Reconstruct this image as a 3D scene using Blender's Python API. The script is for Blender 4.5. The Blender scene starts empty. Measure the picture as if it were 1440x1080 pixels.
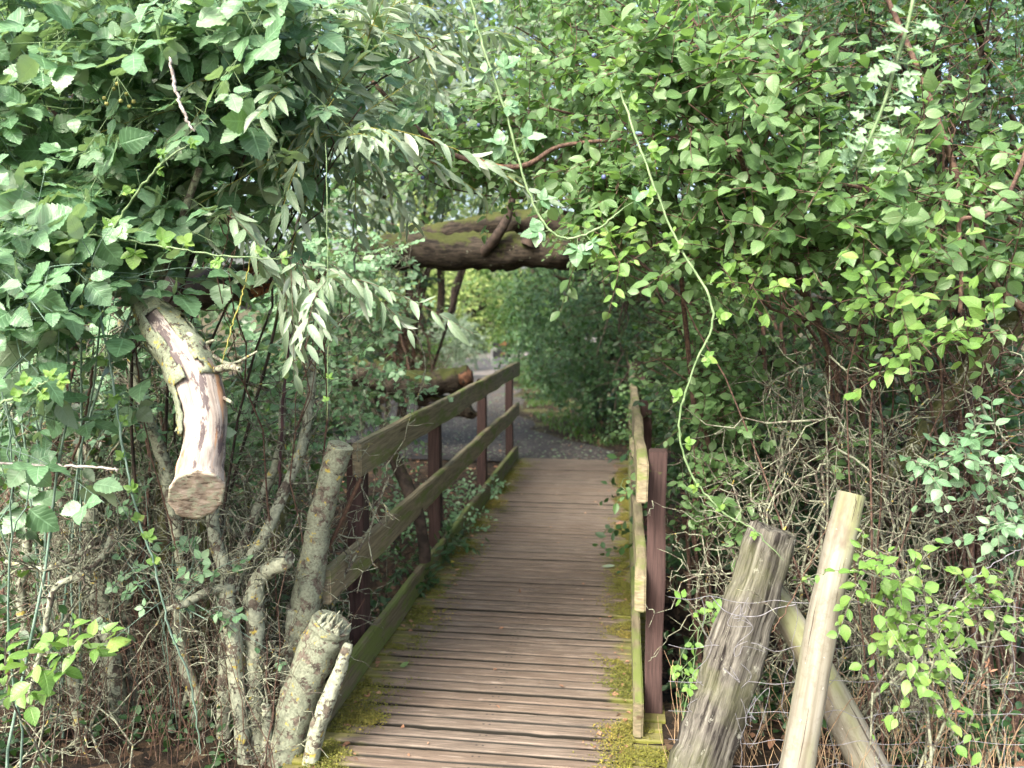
import bpy, bmesh, math, random
import numpy as np
from math import sin, cos, pi, radians
from mathutils import Vector, noise
SC = bpy.context.scene
COL = SC.collection
# ------------------------------------------------------------------ camera maths
F = 1165.; YAW = radians(7.75); PIT = radians(5.25); EYE = np.array([0, 0, 1.6])
_f = np.array([-sin(YAW)*cos(PIT), cos(YAW)*cos(PIT), -sin(PIT)])
_r = np.array([cos(YAW), sin(YAW), 0.]); _u = np.cross(_r, _f)
def at(px, py, d):
    "point at distance Y=d on the sight line of photo pixel px,py"
    v = _f+_r*(px-720)/F-_u*(py-540)/F
    return EYE+v*d/v[1]
def nrm(a): return a/np.maximum(np.linalg.norm(a, axis=-1, keepdims=True), 1e-9)

# ------------------------------------------------------------------ materials
def newmat(name):
    m = bpy.data.materials.new(name); m.use_nodes = True
    nt = m.node_tree; nt.nodes.clear()
    return m, nt
class NB:
    def __init__(s, nt): s.nt = nt
    def n(s, t, ins=None, **kw):
        nd = s.nt.nodes.new(t)
        for k, v in kw.items(): setattr(nd, k, v)
        for k, v in (ins or {}).items():
            if isinstance(v, bpy.types.NodeSocket): s.nt.links.new(v, nd.inputs[k])
            else: nd.inputs[k].default_value = v
        return nd
    def math(s, op, a, b=0., c=0., clamp=False):
        nd = s.n('ShaderNodeMath', {0: a, 1: b, 2: c}, operation=op, use_clamp=clamp); return nd.outputs[0]
    def ramp(s, fac, stops, interp='LINEAR'):
        nd = s.n('ShaderNodeValToRGB', {0: fac}); cr = nd.color_ramp; cr.interpolation = interp
        while len(cr.elements) > 1: cr.elements.remove(cr.elements[-1])
        cr.elements[0].position = stops[0][0]; cr.elements[0].color = (*stops[0][1], 1)
        for p, c in stops[1:]:
            e = cr.elements.new(p); e.color = (*c, 1)
        return nd.outputs[0]
    def mix(s, fac, a, b, mode='MIX'):
        nd = s.n('ShaderNodeMix', data_type='RGBA', blend_type=mode)
        for i, v in ((0, fac), (6, a), (7, b)):
            if isinstance(v, bpy.types.NodeSocket): s.nt.links.new(v, nd.inputs[i])
            else: nd.inputs[i].default_value = v if i == 0 else (*v, 1)
        return nd.outputs[2]
    def noise(s, vec, scale, detail=4, rough=.55):
        nd = s.n('ShaderNodeTexNoise', {'Scale': scale, 'Detail': detail, 'Roughness': rough})
        if vec is not None: s.nt.links.new(vec, nd.inputs['Vector'])
        return nd.outputs['Fac']
    def step(s, v, lo, hi):
        return s.n('ShaderNodeMapRange', {0: v, 1: lo, 2: hi, 3: 0., 4: 1.}, interpolation_type='SMOOTHSTEP').outputs[0]
    def ax(s): return s.n('ShaderNodeAttribute', attribute_name='lv').outputs['Vector']
    def pos(s): return s.n('ShaderNodeTexCoord').outputs['Object']
    def mapping(s, vec, scale, rot=(0, 0, 0)):
        return s.n('ShaderNodeMapping', {'Vector': vec, 'Scale': scale, 'Rotation': rot}).outputs[0]
    def bump(s, h, strength, dist=.01):
        return s.n('ShaderNodeBump', {'Height': h, 'Strength': strength, 'Distance': dist}).outputs[0]
    def out(s, sh): s.n('ShaderNodeOutputMaterial', {'Surface': sh})
    def princ(s, col, rough=.7, nrml=None, spec=.5):
        ins = {'Base Color': col if isinstance(col, bpy.types.NodeSocket) else (*col, 1), 'Roughness': rough, 'Specular IOR Level': spec}
        if nrml is not None: ins['Normal'] = nrml
        return s.n('ShaderNodeBsdfPrincipled', ins).outputs[0]

def leafmat(name, cols, under, rough=.42, trans=.3, vein=.35, spot=.0, spec=.5, tcol=None):
    m, nt = newmat(name); b = NB(nt)
    at_ = b.n('ShaderNodeAttribute', attribute_name='lv').outputs['Vector']
    sp = b.n('ShaderNodeSeparateXYZ', {0: at_})
    u, v, r = sp.outputs
    st = [(i/(len(cols)-1), c) for i, c in enumerate(cols)]
    c = b.ramp(r, st)
    big = b.noise(b.pos(), 2.2, 2)
    c = b.mix(b.math('MULTIPLY', b.step(big, .35, .65), .3), c, tuple(x*.7 for x in cols[0]))
    au = b.math('ABSOLUTE', u)
    rib = b.math('SUBTRACT', 1, b.step(au, .02, .10))
    w = b.math('FRACT', b.math('SUBTRACT', b.math('MULTIPLY', v, 7.), b.math('MULTIPLY', au, 1.4)))
    sv = b.math('SUBTRACT', 1, b.step(b.math('ABSOLUTE', b.math('SUBTRACT', w, .5)), .04, .22))
    vn = b.math('MAXIMUM', rib, b.math('MULTIPLY', sv, .45))
    lite = tuple(min(1, x*1.9+.03) for x in cols[len(cols)//2])
    c = b.mix(b.math('MULTIPLY', vn, vein), c, lite)
    if spot:
        s1 = b.step(b.noise(b.pos(), 160, 2), .66, .72)
        c = b.mix(b.math('MULTIPLY', s1, spot), c, (.16, .09, .03))
        e = b.math('MULTIPLY', b.step(b.noise(b.pos(), 60, 2), .6, .66), b.step(r, .8, .95))
        c = b.mix(b.math('MULTIPLY', e, spot), c, (.2, .10, .03))
    bf = b.n('ShaderNodeNewGeometry').outputs['Backfacing']
    c = b.mix(bf, c, under)
    h = b.math('SUBTRACT', 0, vn)
    nr = b.bump(h, .5, .002)
    p = b.princ(c, rough, nr, spec)
    tc = b.mix(.55, c, tcol or (.22, .42, .03))
    t = b.n('ShaderNodeBsdfTranslucent', {'Color': tc}).outputs[0]
    b.out(b.n('ShaderNodeMixShader', {0: trans, 1: p, 2: t}).outputs[0])
    return m

def barkmat(name, base, dark, lichen=(.33, .36, .265), lam=.5, yellow=0., moss=0., scale=1., rough=.85, ax=False):
    m, nt = newmat(name); b = NB(nt); P = b.pos()
    n1 = b.noise(b.mapping(b.ax(), (1.5, 1.5, .28)), 38*scale, 5, .65) if ax else b.noise(P, 38*scale, 5, .6); n2 = b.noise(P, 9*scale, 3)
    c = b.mix(b.step(n1, .35, .65), dark, base)
    crust = b.n('ShaderNodeTexVoronoi', {'Vector': P, 'Scale': 70*scale}).outputs['Distance']
    lm = b.math('ADD', b.noise(P, 17*scale, 6, .7), b.math('MULTIPLY', b.math('SUBTRACT', .5, crust), .12))
    t = .68-.36*lam
    mask = b.step(lm, t, t+.05)
    lc = b.mix(b.step(b.noise(P, 90*scale, 3), .35, .65), tuple(x*.62 for x in lichen), lichen)
    c = b.mix(b.math('MULTIPLY', mask, .9), c, lc)
    if yellow:
        ym = b.step(b.noise(b.mapping(P, (1, 1, 1), (.7, 1.2, .3)), 22*scale, 5, .65), .66-.2*yellow, .72-.2*yellow)
        c = b.mix(b.math('MULTIPLY', ym, .85), c, (.40, .32, .06))
    if moss:
        nz = b.n('ShaderNodeSeparateXYZ', {0: b.n('ShaderNodeNewGeometry').outputs['Normal']}).outputs[2]
        mm = b.step(b.math('ADD', b.math('MULTIPLY', nz, .35), b.math('ADD', b.math('MULTIPLY', b.noise(P, 9*scale, 7, .75), 1.7), -.37)), .75-.3*moss, .9-.3*moss)
        c = b.mix(b.math('MULTIPLY', mm, .85), c, b.mix(b.noise(P, 30, 3), (.02, .03, .007), (.075, .085, .018)))
    hh = b.math('ADD', b.math('MULTIPLY', n1, .6), b.math('MULTIPLY', mask, .35))
    b.out(b.princ(c, rough, b.bump(hh, .8, .006/scale), .25))
    return m

def railmat(name, base, mossamt, axis=1):
    m, nt = newmat(name); b = NB(nt); P = b.pos()
    sc = [18, 18, 60]; 
    sc = (18, 3, 70) if axis == 1 else (60, 60, 3)
    g = b.noise(b.mapping(P, sc), 1.6, 5, .6)
    c = b.mix(b.step(g, .3, .7), tuple(x*.5 for x in base), base)
    knot = b.n('ShaderNodeTexVoronoi', {'Vector': b.mapping(P, (6, 1.6, 9)), 'Scale': 1.}).outputs['Distance']
    c = b.mix(b.math('MULTIPLY', b.math('SUBTRACT', 1, b.step(knot, .05, .12)), .7), c, (.06, .035, .02))
    mm = b.step(b.noise(b.mapping(P, (4, 2.2, 9)), 1.3, 5, .65), .66-.3*mossamt, .80-.3*mossamt)
    c = b.mix(b.math('MULTIPLY', mm, .75), c, (.12, .17, .035))
    c = b.mix(b.math('MULTIPLY', b.step(b.noise(P, 14, 6, .7), .6, .7), .6), c, (.05, .045, .035))
    b.out(b.princ(c, .8, b.bump(g, .5, .004), .25))
    return m

def deckmat():
    m, nt = newmat('weathered deck wood'); b = NB(nt); P = b.pos()
    r = b.n('ShaderNodeAttribute', attribute_name='lv').outputs['Vector']
    sp = b.n('ShaderNodeSeparateXYZ', {0: r}); rr = sp.outputs[2]; gz = sp.outputs[1]
    g = b.noise(b.mapping(P, (3.2, 55, 20)), 2., 6, .65)
    c = b.ramp(g, [(.25, (.040, .034, .028)), (.5, (.125, .100, .079)), (.75, (.235, .192, .156))])
    c = b.mix(b.math('MULTIPLY', rr, .45), c, (.12, .085, .06))
    lite = b.math('MULTIPLY', b.step(b.noise(b.mapping(P, (2.5, 60, 5)), 1.7, 4, .6), .60, .68), b.step(gz, .7, .95))
    c = b.mix(b.math('MULTIPLY', lite, .6), c, (.36, .30, .255))
    c = b.mix(b.math('MULTIPLY', b.step(b.noise(P, 3.5, 5, .6), .5, .7), .45), c, (.10, .07, .05))
    c = b.mix(b.step(b.math('SUBTRACT', 1, gz), .22, .6), c, (.012, .011, .007))  # shade inside grooves and board gaps is painted in as near black
    # wet algae along both edges, deepest in the grooves
    x = b.n('ShaderNodeSeparateXYZ', {0: P}).outputs[0]
    e = b.math('ABSOLUTE', b.math('SUBTRACT', x, -.01))
    yy = b.n('ShaderNodeSeparateXYZ', {0: P}).outputs[1]
    ex = b.math('ADD', e, b.math('MULTIPLY', b.math('SUBTRACT', b.noise(b.mapping(P, (1.5, 9, 1)), 2.0, 5, .7), .5), .55))
    mask = b.step(ex, .44, .56)
    mask = b.math('MULTIPLY', mask, b.math('ADD', .62, b.math('MULTIPLY', b.math('SUBTRACT', 1, gz), .5)), clamp=True)
    mc = b.mix(b.noise(P, 9, 4), (.05, .075, .012), (.20, .19, .03))
    c = b.mix(mask, c, mc)
    fy = b.math('MULTIPLY', b.math('FRACT', b.math('DIVIDE', b.math('ADD', yy, .1), .155)), .155)
    dy = b.math('MINIMUM', b.math('ABSOLUTE', b.math('SUBTRACT', fy, .036)), b.math('ABSOLUTE', b.math('SUBTRACT', fy, .112)))
    dx = b.math('MINIMUM', b.math('ABSOLUTE', b.math('SUBTRACT', e, .50)), b.math('ABSOLUTE', b.math('SUBTRACT', e, .012)))
    sc_ = b.math('SUBTRACT', 1, b.step(b.math('ADD', b.math('MULTIPLY', dx, dx), b.math('MULTIPLY', dy, dy)), .000012, .00003))
    c = b.mix(b.math('MULTIPLY', sc_, .85), c, (.02, .018, .018))
    b.out(b.princ(c, .72, b.bump(b.math('ADD', g, b.noise(P, 300, 2)), .6, .004), .35))
    return m

def simplemat(name, c1, c2, scale, rough=.8, spec=.3, bump=.4, dist=.01, stretch=(1, 1, 1)):
    m, nt = newmat(name); b = NB(nt); P = b.mapping(b.pos(), stretch)
    n = b.noise(P, scale, 5, .6)
    b.out(b.princ(b.mix(b.step(n, .35, .65), c1, c2), rough, b.bump(n, bump, dist), spec)); return m

M = {}
M['bramble'] = leafmat('bramble leaf', [(.07, .16, .075), (.135, .26, .135), (.27, .40, .25)], (.26, .34, .24), .36, .30, .5, .25)
M['bramble_young'] = leafmat('young bramble leaf', [(.07, .17, .03), (.13, .26, .04), (.22, .33, .07)], (.24, .34, .16), .42, .36, .4)
M['plum'] = leafmat('plum leaf', [(.06, .13, .04), (.105, .20, .07), (.20, .31, .14)], (.16, .27, .12), .42, .36, .3, .4)
M['plum_light'] = leafmat('light plum leaf', [(.10, .21, .045), (.15, .29, .065), (.25, .37, .09)], (.17, .28, .10), .42, .38, .3, .6)
M['willow'] = leafmat('willow leaf', [(.10, .16, .085), (.18, .255, .165), (.30, .37, .28)], (.32, .38, .30), .40, .26, .3, .25)
M['hawthorn'] = leafmat('hawthorn leaf', [(.04, .10, .035), (.065, .15, .055), (.10, .20, .075)], (.16, .24, .15), .4, .3, .4)
M['hawthorn_pale'] = leafmat('pale hawthorn leaf', [(.18, .30, .18), (.23, .36, .22), (.28, .40, .26)], (.22, .32, .2), .42, .3, .5)
M['ivy'] = leafmat('dark shrub leaf', [(.010, .034, .010), (.019, .060, .017), (.045, .115, .032)], (.06, .11, .045), .42, .2, .3)  # deep thicket shadow is put into these very dark greens
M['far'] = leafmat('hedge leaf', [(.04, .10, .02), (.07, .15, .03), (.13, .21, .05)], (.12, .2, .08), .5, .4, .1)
M['far_light'] = leafmat('sunlit shrub leaf', [(.22, .34, .08), (.34, .45, .14), (.52, .48, .22)], (.2, .28, .14), .5, .42, .1)  # sunlight beyond the tunnel is put into these brightened yellow greens
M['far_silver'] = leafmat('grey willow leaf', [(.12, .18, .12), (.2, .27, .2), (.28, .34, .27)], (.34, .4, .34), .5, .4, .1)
M['dry'] = leafmat('dry brown leaf', [(.16, .08, .04), (.28, .15, .09), (.38, .24, .16)], (.3, .2, .14), .7, .15, .3, tcol=(.4, .2, .08))
M['yellowleaf'] = leafmat('yellow leaf', [(.5, .42, .05), (.6, .5, .08)], (.5, .42, .1), .6, .2, .2, tcol=(.6, .5, .05))
M['moss'] = leafmat('deck moss', [(.07, .10, .012), (.16, .17, .02), (.34, .26, .06)], (.14, .14, .03), .8, .2, 0, tcol=(.3, .3, .03))
M['lichen_bark'] = barkmat('lichen bark', (.13, .11, .085), (.045, .038, .03), lam=.72, yellow=.25)
M['lichen_bark_y'] = barkmat('yellow lichen bark', (.17, .14, .11), (.06, .05, .04), (.25, .28, .20), lam=.72, yellow=.28, scale=1.3)
M['shell_bark'] = barkmat('crusted yellow green bark', (.10, .08, .06), (.035, .03, .025), (.25, .29, .20), lam=.8, yellow=.42, scale=1.7)
M['rot'] = simplemat('rotten brown wood end', (.05, .025, .016), (.17, .085, .05), 18, .9, bump=1.)
M['lichen_twig'] = barkmat('lichen twig', (.13, .11, .09), (.05, .042, .034), (.27, .295, .21), lam=.62, yellow=.2, scale=1.6)
M['twig'] = barkmat('brown twig', (.14, .09, .065), (.05, .03, .025), lam=.1, scale=2.)
M['red_twig'] = simplemat('red brown cane', (.06, .038, .027), (.12, .07, .045), 60, .6)
M['olive_twig'] = simplemat('olive willow twig', (.16, .16, .03), (.28, .26, .06), 40, .55)
M['green_bark'] = barkmat('green algae bark', (.13, .13, .06), (.06, .07, .03), lam=.3, moss=.5)
M['mossy'] = barkmat('mossy tree bark', (.058, .046, .033), (.010, .008, .006), lam=.10, moss=.56, scale=.9, ax=True)  # bark darkened: the canopy's shade on the trunk is put into its colour
M['dark_bark'] = barkmat('dark bark', (.07, .05, .04), (.025, .02, .016), lam=.15, moss=.2, scale=.5)
M['cane'] = simplemat('pale green cane', (.10, .165, .07), (.17, .245, .12), 30, .5)
M['cane_grey'] = simplemat('blue green bramble cane', (.12, .20, .15), (.20, .29, .23), 30, .5)
M['cane_white'] = simplemat('bleached cane', (.22, .19, .165), (.46, .43, .40), 60, .5)
M['purple_cane'] = simplemat('dark purple cane', (.04, .02, .025), (.10, .05, .055), 30, .5)
M['heartwood'] = simplemat('split orange heartwood', (.15, .055, .025), (.36, .17, .08), 16, .8, stretch=(.3, 3, 3), bump=.8)
M['rail'] = railmat('rail timber', (.28, .24, .155), .6)
M['toe'] = railmat('toe board timber', (.20, .17, .11), .8)
M['post'] = railmat('red brown post timber', (.072, .044, .040), .02, 2)
M['oldpost'] = None
M['deck'] = deckmat()
M['under'] = simplemat('dark beam', (.03, .025, .02), (.06, .05, .04), 20)
M['wire'] = simplemat('galvanised wire', (.09, .09, .10), (.19, .19, .21), 80, .45, .6)
def m_deadwood():
    m, nt = newmat('bleached bare wood'); b = NB(nt); P = b.ax()
    st = b.mapping(P, (30, 30, 3.5))
    g = b.noise(st, 1.5, 6, .65)
    c = b.ramp(g, [(.3, (.15, .12, .095)), (.5, (.32, .28, .245)), (.7, (.46, .43, .395))])
    d = b.step(b.noise(b.mapping(P, (16, 16, 5)), 1., 7, .7), .53, .57)
    c = b.mix(b.math('MULTIPLY', b.step(b.noise(b.mapping(P, (160, 160, 9)), 1.2, 4, .6), .56, .62), .55), c, (.12, .095, .08))
    z = b.n('ShaderNodeSeparateXYZ', {0: P}).outputs[2]; x = b.n('ShaderNodeSeparateXYZ', {0: P}).outputs[0]
    c = b.mix(b.math('MULTIPLY', d, .85), c, (.055, .04, .045))
    o = b.step(b.noise(b.mapping(P, (22, 22, 4)), 1.3, 4, .6), .60, .66)
    c = b.mix(b.math('MULTIPLY', o, .6), c, (.42, .22, .10))
    b.out(b.princ(c, .7, b.bump(g, .6, .004), .3)); return m
def m_oldpost():
    m, nt = newmat('old split post wood'); b = NB(nt); P = b.ax()
    g = b.noise(b.mapping(P, (45, 45, 2.2)), 1.4, 7, .7)
    c = b.ramp(g, [(.40, (.010, .008, .007)), (.46, (.062, .058, .048)), (.56, (.135, .130, .110)), (.7, (.235, .228, .198))])
    w = b.step(b.noise(b.mapping(P, (14, 14, 8)), 1.6, 6, .75), .61, .66)
    c = b.mix(b.math('MULTIPLY', w, .7), c, (.33, .34, .29))
    gm = b.step(b.noise(P, 5, 4), .45, .6)
    c = b.mix(b.math('MULTIPLY', gm, .4), c, (.10, .11, .05))
    c = b.mix(b.math('MULTIPLY', b.step(b.noise(b.mapping(P, (1, 1, .6)), 26, 5, .7), .42, .6), .4), c, (.06, .055, .05))
    b.out(b.princ(c, .85, b.bump(g, 1., .008), .2)); return m
def m_palepost():
    m, nt = newmat('pale peeled pole'); b = NB(nt); P = b.ax()
    g = b.noise(b.mapping(P, (35, 35, 1.8)), 1.4, 6, .6)
    c = b.ramp(g, [(.3, (.12, .108, .08)), (.55, (.205, .197, .158)), (.8, (.27, .265, .23))])
    gm = b.step(b.noise(b.mapping(P, (7, 7, 1.5)), 1., 4), .44, .62)
    c = b.mix(b.math('MULTIPLY', gm, .55), c, (.17, .20, .06))
    gd = b.step(b.noise(b.mapping(P, (6, 6, 2.4)), 1.3, 5, .6), .58, .68)
    c = b.mix(b.math('MULTIPLY', gd, .75), c, (.11, .088, .062))
    kn = b.step(b.n('ShaderNodeTexVoronoi', {'Vector': b.mapping(P, (9, 9, 4)), 'Scale': 1.}).outputs['Distance'], .06, .13)
    c = b.mix(b.math('MULTIPLY', b.math('SUBTRACT', 1, kn), .8), c, (.07, .05, .03))
    c = b.mix(b.math('MULTIPLY', b.step(b.noise(P, 40, 6, .7), .5, .62), .35), c, (.12, .10, .07))
    w = b.step(b.noise(P, 60, 3), .70, .73)
    c = b.mix(b.math('MULTIPLY', w, .6), c, (.5, .49, .45))
    k = b.step(b.noise(b.mapping(P, (50, 50, 1.1)), 1.3, 5, .6), .635, .655)
    c = b.mix(b.math('MULTIPLY', k, .85), c, (.04, .03, .022))
    b.out(b.princ(c, .65, b.bump(g, .3, .003), .35)); return m
def m_cut():
    m, nt = newmat('lichened cut wood end'); b = NB(nt); P = b.pos()
    n = b.noise(b.mapping(P, (20, 20, 70), (.3, .5, .2)), 1.4, 6, .7)
    c = b.ramp(n, [(.35, (.10, .08, .06)), (.5, (.42, .35, .27)), (.7, (.60, .52, .44))])
    l = b.step(b.noise(P, 45, 5, .7), .50, .55)
    c = b.mix(b.math('MULTIPLY', l, .75), c, (.42, .46, .33))
    b.out(b.princ(c, .85, b.bump(n, .9, .006), .2)); return m
M['dead'] = m_deadwood(); M['oldpost'] = m_oldpost(); M['palepost'] = m_palepost(); M['cut'] = m_cut()
def m_ground():
    m, nt = newmat('leaf litter soil'); b = NB(nt); P = b.pos()
    v = b.n('ShaderNodeTexVoronoi', {'Vector': P, 'Scale': 28.}).outputs
    c = b.ramp(b.n('ShaderNodeSeparateXYZ', {0: v['Color']}).outputs[0], [(0, (.012, .009, .007)), (.5, (.03, .022, .014)), (.85, (.06, .04, .024)), (1, (.12, .08, .05))])
    y = b.n('ShaderNodeSeparateXYZ', {0: P}).outputs[1]
    gr = b.math('MULTIPLY', b.step(b.noise(P, 1.5, 5, .7), .45, .6), b.step(y, 9.5, 12))
    c = b.mix(b.math('MULTIPLY', gr, .8), c, (.13, .13, .05))
    b.out(b.princ(c, .9, b.bump(b.noise(P, 40, 6, .7), .9, .03), .2)); return m
def m_path():
    m, nt = newmat('grey gravel path'); b = NB(nt); P = b.pos()
    v = b.n('ShaderNodeTexVoronoi', {'Vector': P, 'Scale': 45.}).outputs
    c = b.ramp(b.n('ShaderNodeSeparateXYZ', {0: v['Color']}).outputs[0], [(0, (.025, .023, .023)), (.6, (.055, .05, .048)), (.93, (.12, .105, .09)), (1, (.32, .29, .25))])
    c = b.mix(b.math('MULTIPLY', b.step(b.noise(P, 1.3, 5, .6), .42, .66), .6), c, (.055, .05, .052))
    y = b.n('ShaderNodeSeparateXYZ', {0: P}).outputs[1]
    c = b.mix(b.math('MULTIPLY', b.step(y, 12, 20), .75), c, (.21, .19, .175))  # paler with distance: bright light at the far end painted into the gravel
    b.out(b.princ(c, .85, b.bump(b.math('ADD', v['Distance'], b.noise(P, 9, 4)), .6, .02), .25)); return m
M['ground'] = m_ground(); M['path'] = m_path()
def plain(name, c, rough=.6):
    m, nt = newmat(name); b = NB(nt); b.out(b.princ(c, rough)); return m
M['sign_dark'] = plain('dark sign face', (.03, .03, .035), .4); M['sign_white'] = plain('white sign paint', (.42, .42, .40), .5); M['orange'] = plain('orange notice', (.30, .15, .06), .5)
M['berry_blue'] = plain('sloe skin', (.08, .10, .22), .5)
M['berry_green'] = simplemat('unripe blackberry', (.16, .14, .04), (.26, .28, .08), 200, .5)
M['plumfruit'] = plain('green plum skin', (.30, .36, .08), .4)

# ------------------------------------------------------------------ mesh helpers
def raw_mesh(name, V, Fq, mat, lv=None, smooth=True):
    V = np.asarray(V, np.float32); Fq = np.asarray(Fq, np.int32)
    me = bpy.data.meshes.new(name); k = Fq.shape[1]
    me.vertices.add(len(V)); me.vertices.foreach_set('co', V.ravel())
    me.loops.add(Fq.size); me.loops.foreach_set('vertex_index', Fq.ravel())
    me.polygons.add(len(Fq)); me.polygons.foreach_set('loop_start', np.arange(0, Fq.size, k, dtype=np.int32))
    me.polygons.foreach_set('loop_total', np.full(len(Fq), k, np.int32))
    me.polygons.foreach_set('use_smooth', np.full(len(Fq), smooth, bool))
    if lv is not None:
        a = me.attributes.new('lv', 'FLOAT_VECTOR', 'POINT'); a.data.foreach_set('vector', np.asarray(lv, np.float32).ravel())
    me.update(calc_edges=True); me.materials.append(mat)
    return me
def link(name, me, parent=None, loc=None):
    o = bpy.data.objects.new(name, me); COL.objects.link(o)
    if parent is not None: o.parent = parent
    if loc is not None: o.location = loc
    return o
def tag(o, label=None, cat=None, group=None, kind=None):
    if label: o['label'] = label
    if cat: o['category'] = cat
    if group: o['group'] = group
    if kind: o['kind'] = kind
    return o
def thing(name, label, cat, loc=(0, 0, 0), group=None):
    o = bpy.data.objects.new(name, None); COL.objects.link(o); o.location = loc; o.empty_display_size = .1
    return tag(o, label, cat, group)

def template(kind):
    "list of sections (y, halfwidth, tipshift, cup) -> verts (3 per section), quads, lv"
    if kind == 'oval': ys = [0, .12, .28, .48, .68, .86, 1]; ws = [.0, .17, .28, .31, .25, .12, .0]
    elif kind == 'broad': ys = [0, .10, .22, .38, .55, .72, .88, 1]; ws = [.02, .22, .34, .40, .38, .29, .14, .0]
    elif kind == 'narrow': ys = [0, .15, .35, .6, .82, 1]; ws = [.0, .09, .13, .125, .075, .0]
    elif kind == 'lobed': ys = [0, .22, .26, .34, .40, .46, .50, .60, .66, .70, .78, .86, 1]; ws = [.015, .03, .20, .36, .40, .30, .12, .28, .33, .26, .13, .14, .03]
    elif kind == 'serrated':
        n = 9; ys = [0]; ws = [.02]
        for i in range(1, n):
            y = i/n; w = .40*math.sin(pi*y**.78)**.8
            ys += [y-.035, y]; ws += [w*.93, w*1.04]
        ys.append(1); ws.append(0)
    else: ys = [0, .4, .75, 1]; ws = [.03, .30, .22, 0]
    V = []; L = []
    for y, w in zip(ys, ws):
        sh = .10*w if kind in ('lobed',) else .0
        for s in (-1, 0, 1): V.append((s*w, y+(sh if s else 0), 0)); L.append((s*1., y, 0))
    Q = []
    for i in range(len(ys)-1):
        a = 3*i; Q += [(a, a+1, a+4, a+3), (a+1, a+2, a+5, a+4)]
    return np.array(V), np.array(Q), np.array(L)
TM = {k: template(k) for k in ('oval', 'broad', 'narrow', 'lobed', 'serrated', 'simple')}

def leaf_geo(kind, P, D, N, S, rng, cup=.35, curl=.35, width=1.):
    tv, tq, tl = TM[kind]; n = len(P)
    Y = nrm(D); Z = nrm(N-(N*Y).sum(1, keepdims=True)*Y); X = np.cross(Y, Z)
    cu = rng.uniform(.1, 1, n)*cup; cl = rng.normal(.5, .7, n)*curl; wd = rng.uniform(.68, 1.2, n)*width
    tw = rng.normal(0, .12, n)
    x = tv[None, :, 0]*wd[:, None]; y = np.broadcast_to(tv[None, :, 1], x.shape)
    z = cu[:, None]*np.abs(x)-cl[:, None]*y*y*.5+tw[:, None]*x*y+.02*np.sin(y*14+cu[:, None]*40)*np.abs(x)*4
    V = P[:, None, :]+S[:, None, None]*(x[..., None]*X[:, None]+y[..., None]*Y[:, None]+z[..., None]*Z[:, None])
    r = np.clip(rng.beta(2, 2.2, n), 0, 1)
    L = np.empty((n, len(tv), 3)); L[..., 0] = tl[:, 0]; L[..., 1] = tl[:, 1]; L[..., 2] = r[:, None]
    Q = tq[None]+(np.arange(n)*len(tv))[:, None, None]
    return V.reshape(-1, 3), Q.reshape(-1, 4), L.reshape(-1, 3)

class Tubes:
    def __init__(s): s.V = []; s.Q = []; s.L = []; s.n = 0
    def add(s, pts, rad, sides=5, rough=0., seed=0, caps=True):
        pts = np.asarray(pts, float); m = len(pts); rad = np.broadcast_to(np.asarray(rad, float), (m,))
        T = np.gradient(pts, axis=0); T = nrm(T)
        ref = np.array([0, 0, 1.]) if abs(T[0][2]) < .9 else np.array([1., 0, 0])
        A = []; a = np.cross(T[0], ref); a /= np.linalg.norm(a)
        for t in T:
            a = a-(a@t)*t; a /= max(np.linalg.norm(a), 1e-9); A.append(a)
        A = np.array(A); B = np.cross(T, A)
        th = np.arange(sides)*2*pi/sides
        R = rad[:, None]*np.ones(sides)[None]
        if rough:
            for i in range(m):
                for j in range(sides):
                    p = Vector((cos(th[j])*1.3, sin(th[j])*1.3, seed*7.1+i*.22)); q = Vector(pts[i]*18)+p*.5
                    R[i, j] *= 1+rough*(noise.noise(p)*1.0+noise.noise(q)*.8+.4*noise.noise(q*3.1))
        V = pts[:, None]+R[..., None]*(np.cos(th)[None, :, None]*A[:, None]+np.sin(th)[None, :, None]*B[:, None])
        V = V.reshape(-1, 3); Q = []
        ln = np.concatenate([[0], np.cumsum(np.linalg.norm(np.diff(pts, axis=0), axis=1))])+seed*.37
        LL = np.stack([R*np.cos(th), R*np.sin(th), ln[:, None]+0*R], -1).reshape(-1, 3); s.L.append(LL)
        i = np.arange(m-1)[:, None]*sides; j = np.arange(sides)[None]; j2 = (j+1) % sides
        Q = np.stack([i+j, i+j2, i+sides+j2, i+sides+j], -1).reshape(-1, 4)
        s.Q.append(Q+s.n); s.V.append(V); s.n += len(V)
        if caps and sides > 4:
            for e in (0, m-1):
                c = pts[e][None]; b0 = s.n; s.V.append(np.concatenate([c, V[e*sides:(e+1)*sides]])); s.L.append(np.concatenate([[[0, 0, ln[e]]], LL[e*sides:(e+1)*sides]] if e == 0 else [[[0, 0, ln[-1]]], LL[-sides:]])); s.n += sides+1
                jj = np.arange(0, sides-1, 2) if sides % 2 == 0 else np.arange(0, sides, 2)
                jj = np.arange(0, sides, 2)
                q = np.stack([np.zeros_like(jj), 1+jj, 1+(jj+1) % sides, 1+(jj+2) % sides], -1)
                if e == 0: q = q[:, ::-1]
                if sides % 2: q = q[:-1]
                s.Q.append(q+b0)
    def mesh(s, name, mat, origin=(0, 0, 0)):
        return raw_mesh(name, np.concatenate(s.V)-np.asarray(origin), np.concatenate(s.Q), mat, np.concatenate(s.L))
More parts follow.
